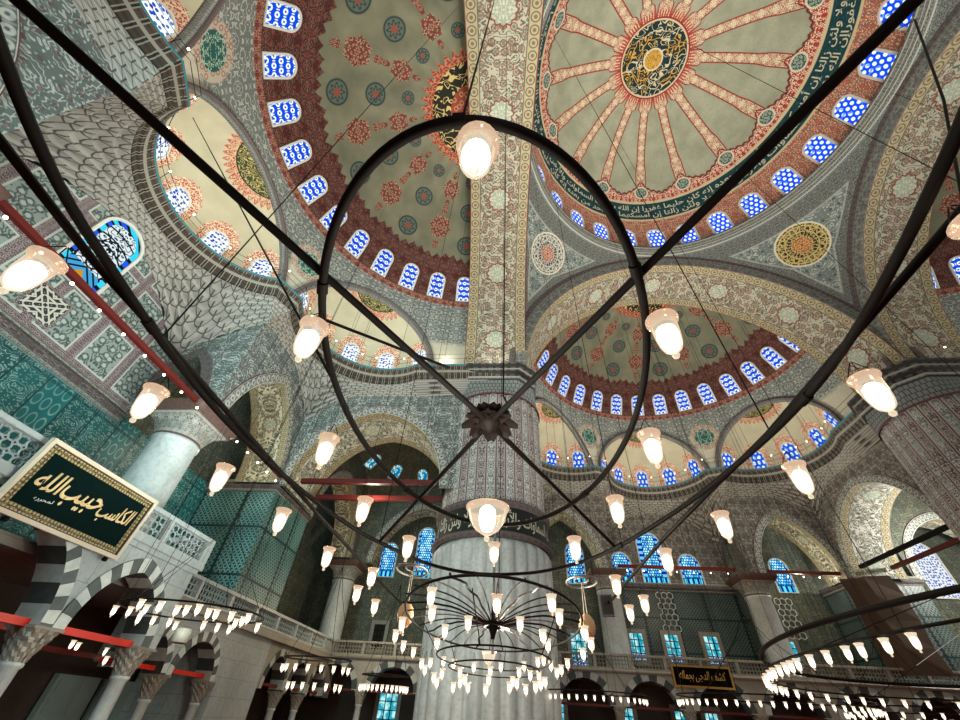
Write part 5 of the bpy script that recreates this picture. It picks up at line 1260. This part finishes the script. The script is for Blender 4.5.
tag(t, 'framed calligraphy panel, gold letters on dark green, hung on the marble loge parapet', 'calligraphy panel')
m = MB(); frame_box(m, w, h, .09, -.07, .05, 0); frame_box(m, w-.16, h-.16, .035, -.05, .05, 1); part(m, 'frame', [simple('pale_frame_wood', '#cdbfa8', .45, 0, .4, .15), simple('dark_frame_line', '#3a2a20', .5)], t, False)
m = MB(); m.box((-w/2+.1, -.02, -h/2+.1), (w/2-.1, .03, h/2-.1)); part(m, 'gold_border', 'goldband', t, False)
m = MB(); m.box((-w/2+.27, -.03, -h/2+.25), (w/2-.27, -.01, h/2-.25)); part(m, 'field', 'field', t, False)
lettering('\u0627\u0644\u0643\u0627\u0633\u0628', 1.0, .50, .10, t, M['ink'], (.86, -.03, .04)); lettering('\u062d\u0628\u064a\u0628', 1.1, .46, .06, t, M['ink'], (-.20, -.03, -.04)); lettering('\u0627\u0644\u0644\u0647', .60, .46, .05, t, M['ink'], (-1.07, -.03, .06))
lettering('\u0644\u0645\u062d\u0631\u0631\u0647', .42, .10, .05, t, M['white'], (-.92, -.03, -.32), .006, .0)
for sx in (-1.2, 1.55): part(MB().lathe([(0, -.06), (.06, -.05), (.07, 0), (.05, .06), (0, .07)], seg=10), 'bracket', 'iron', t).location = (sx, .08, -h/2-.04)
w, h = 3.5, 1.08
t = empty('calligraphy_panel', (11.3, EY-.26, 4.33)); t.rotation_euler = (math.radians(4), 0, 0); tag(t, 'black calligraphy panel in a gilt frame on the end gallery parapet', 'calligraphy panel')
m = MB(); frame_box(m, w, h, .10, -.06, .04); part(m, 'frame', 'gold', t, False); m = MB(); m.box((-w/2+.08, -.01, -h/2+.08), (w/2-.08, .03, h/2-.08)); part(m, 'field', simple('black_field', '#0c0a08', .95, 0, .05), t, False)
lettering('\u0643\u0634\u0641 \u0627\u0644\u062f\u062c\u0649 \u0628\u062c\u0645\u0627\u0644\u0647', 2.7, .55, .0, t, M['gold'], (0, -.02, 0), .012, .006)
# ---------------------------------------------------------------- light
def point(loc, e, col, r=.25):
    l = bpy.data.lights.new('lamp_and_fill_light', 'POINT'); l.energy = e; l.color = col; l.shadow_soft_size = r
    o = bpy.data.objects.new('lamp_and_fill_light', l); COL.objects.link(o); o.location = loc; return o
def area(loc, aim, e, col, sx, sy):
    l = bpy.data.lights.new('daylight', 'AREA'); l.energy = e; l.color = col; l.shape = 'RECTANGLE'; l.spread = math.radians(75); l.size = sx; l.size_y = sy
    o = bpy.data.objects.new('daylight', l); COL.objects.link(o); o.location = loc; o.rotation_euler = (Vector(aim)-Vector(loc)).to_track_quat('-Z', 'Y').to_euler(); return o
WARM = (1., .80, .55); NEUT = (1., .95, .85); COOL = (.62, .95, 1.)
def disk(loc, e, col, size):                                # added one-way disk: brightens the vaults, leaves the lower walls dark
    l = bpy.data.lights.new('disk_fill_light', 'AREA'); l.energy = e; l.color = col; l.shape = 'DISK'; l.size = size; l.spread = math.radians(100)
    o = bpy.data.objects.new('disk_fill_light', l); COL.objects.link(o); o.location = loc; o.rotation_euler = (pi, 0, 0); return o
for x, k in ((5.5, 1.0), (12., 1.2), (18.5, .25)):
    for y in (-3., 6., 14.):
        if x < 15 or y < 10: disk((x, y, 3.3), 700*k*(.5 if x > 15 and y > 10 else 1.), NEUT, 4.5)
disk((-7.5, 10., 3.4), 160, NEUT, 3.); disk((11, 26.5, 3.2), 260, WARM, 4.)
point((9, 25, 3.0), 120, WARM, .6); point((17, 25, 3.), 100, WARM, .6)
point((-7.9, 10.6, 3.4), 170, (.86, 1., .95), .5); point((-7.0, 15.0, 4.0), 130, (.85, 1., .96), .5)
for y in (3.5, 8., 12.):  # added disks aimed at the side wall to brighten it, no lamps there
    o = disk((-4.8, y-.6, 3.3), 125, (.88, 1., .975), 2.2); o.data.spread = math.radians(64); o.rotation_euler = (Vector((-16.5, y+1., 13.5))-o.location).to_track_quat('-Z', 'Y').to_euler(); point((-.3, 2.6, 3.0), 90, NEUT, .5); point((-.3, 9.2, 2.9), 380, (1., .9, .74), .4); point((-5.6, 13.5, 2.6), 60, WARM, .4); point((-8.3, 27.5, 6.5), 220, WARM, .4); point((30.5, 28, 11.6), 1050, (1., .97, .9), .4)  # point in the bright corner bay is added fill, no lamp there
# bulbs on the ledges light the half domes from below
for side in ('left', 'far', 'right'):
    for a, b in ((0, 23.6), (6.6, 19.8), (-6.6, 19.8)):
        r = SIDES[side]; point((CX+a*cos(r)-b*sin(r), CY+a*sin(r)+b*cos(r), 19.3), 520 if side == 'left' else 440, (1., .94, .82), .5)
point((-8, 20.4, 10.2), 330, (1., .9, .7), .3); point((-13.7, 15.8, 10.4), 130, (1., .9, .7), .3); point((20.9, 33.3, 10.6), 230, (1., .9, .72), .3); point((3.7, 33.3, 10.6), 130, (1., .9, .72), .3)
point((12, 30, 9.5), 220, WARM, .4)
point((-1.2, 17.4, 19.1), 90, NEUT, .2); point((-4.4, 18.4, 19.3), 28, NEUT, .2)
# added fill from behind, standing in for windows that are not built
area((-9, -17, 9.5), (-14, 9, 12), 1300, COOL, 9, 7)
area((3, -18, 8), (-1, 20, 6), 520, (.95, .98, 1.), 8, 6)
w = bpy.data.worlds.new('sky'); scene.world = w; w.use_nodes = True
w.node_tree.nodes['Background'].inputs[0].default_value = (.55, .85, .9, 1); w.node_tree.nodes['Background'].inputs[1].default_value = .3
scene.view_settings.view_transform = 'Standard'; scene.view_settings.look = 'None'; scene.view_settings.gamma = 1.; scene.view_settings.exposure = 0.
scene.view_settings.use_curve_mapping = False
cy = scene.cycles; cy.use_denoising = True; cy.max_bounces = 5; cy.diffuse_bounces = 3; cy.glossy_bounces = 2; cy.transmission_bounces = 2; cy.transparent_max_bounces = 6
cy.sample_clamp_indirect = 3.; cy.caustics_reflective = False; cy.caustics_refractive = False
# ---------------------------------------------------------------- camera
cd = bpy.data.cameras.new('camera'); cam = bpy.data.objects.new('camera', cd); COL.objects.link(cam)
th, yaw, roll = math.radians(43.247), math.radians(-6.677), math.radians(3.86)
fw = Vector((sin(yaw)*cos(th), cos(yaw)*cos(th), sin(th))); rt = Vector((cos(yaw), -sin(yaw), 0)); up = rt.cross(fw)
r2 = rt*cos(roll)+up*sin(roll); u2 = up*cos(roll)-rt*sin(roll)
cam.matrix_world = Matrix((r2, u2, -fw)).transposed().to_4x4(); cam.location = (0, 0, 1.6)
cd.sensor_fit = 'HORIZONTAL'; cd.sensor_width = 36.; cd.lens = 385.37/960*36; cd.clip_start = .05; cd.clip_end = 300
scene.camera = cam
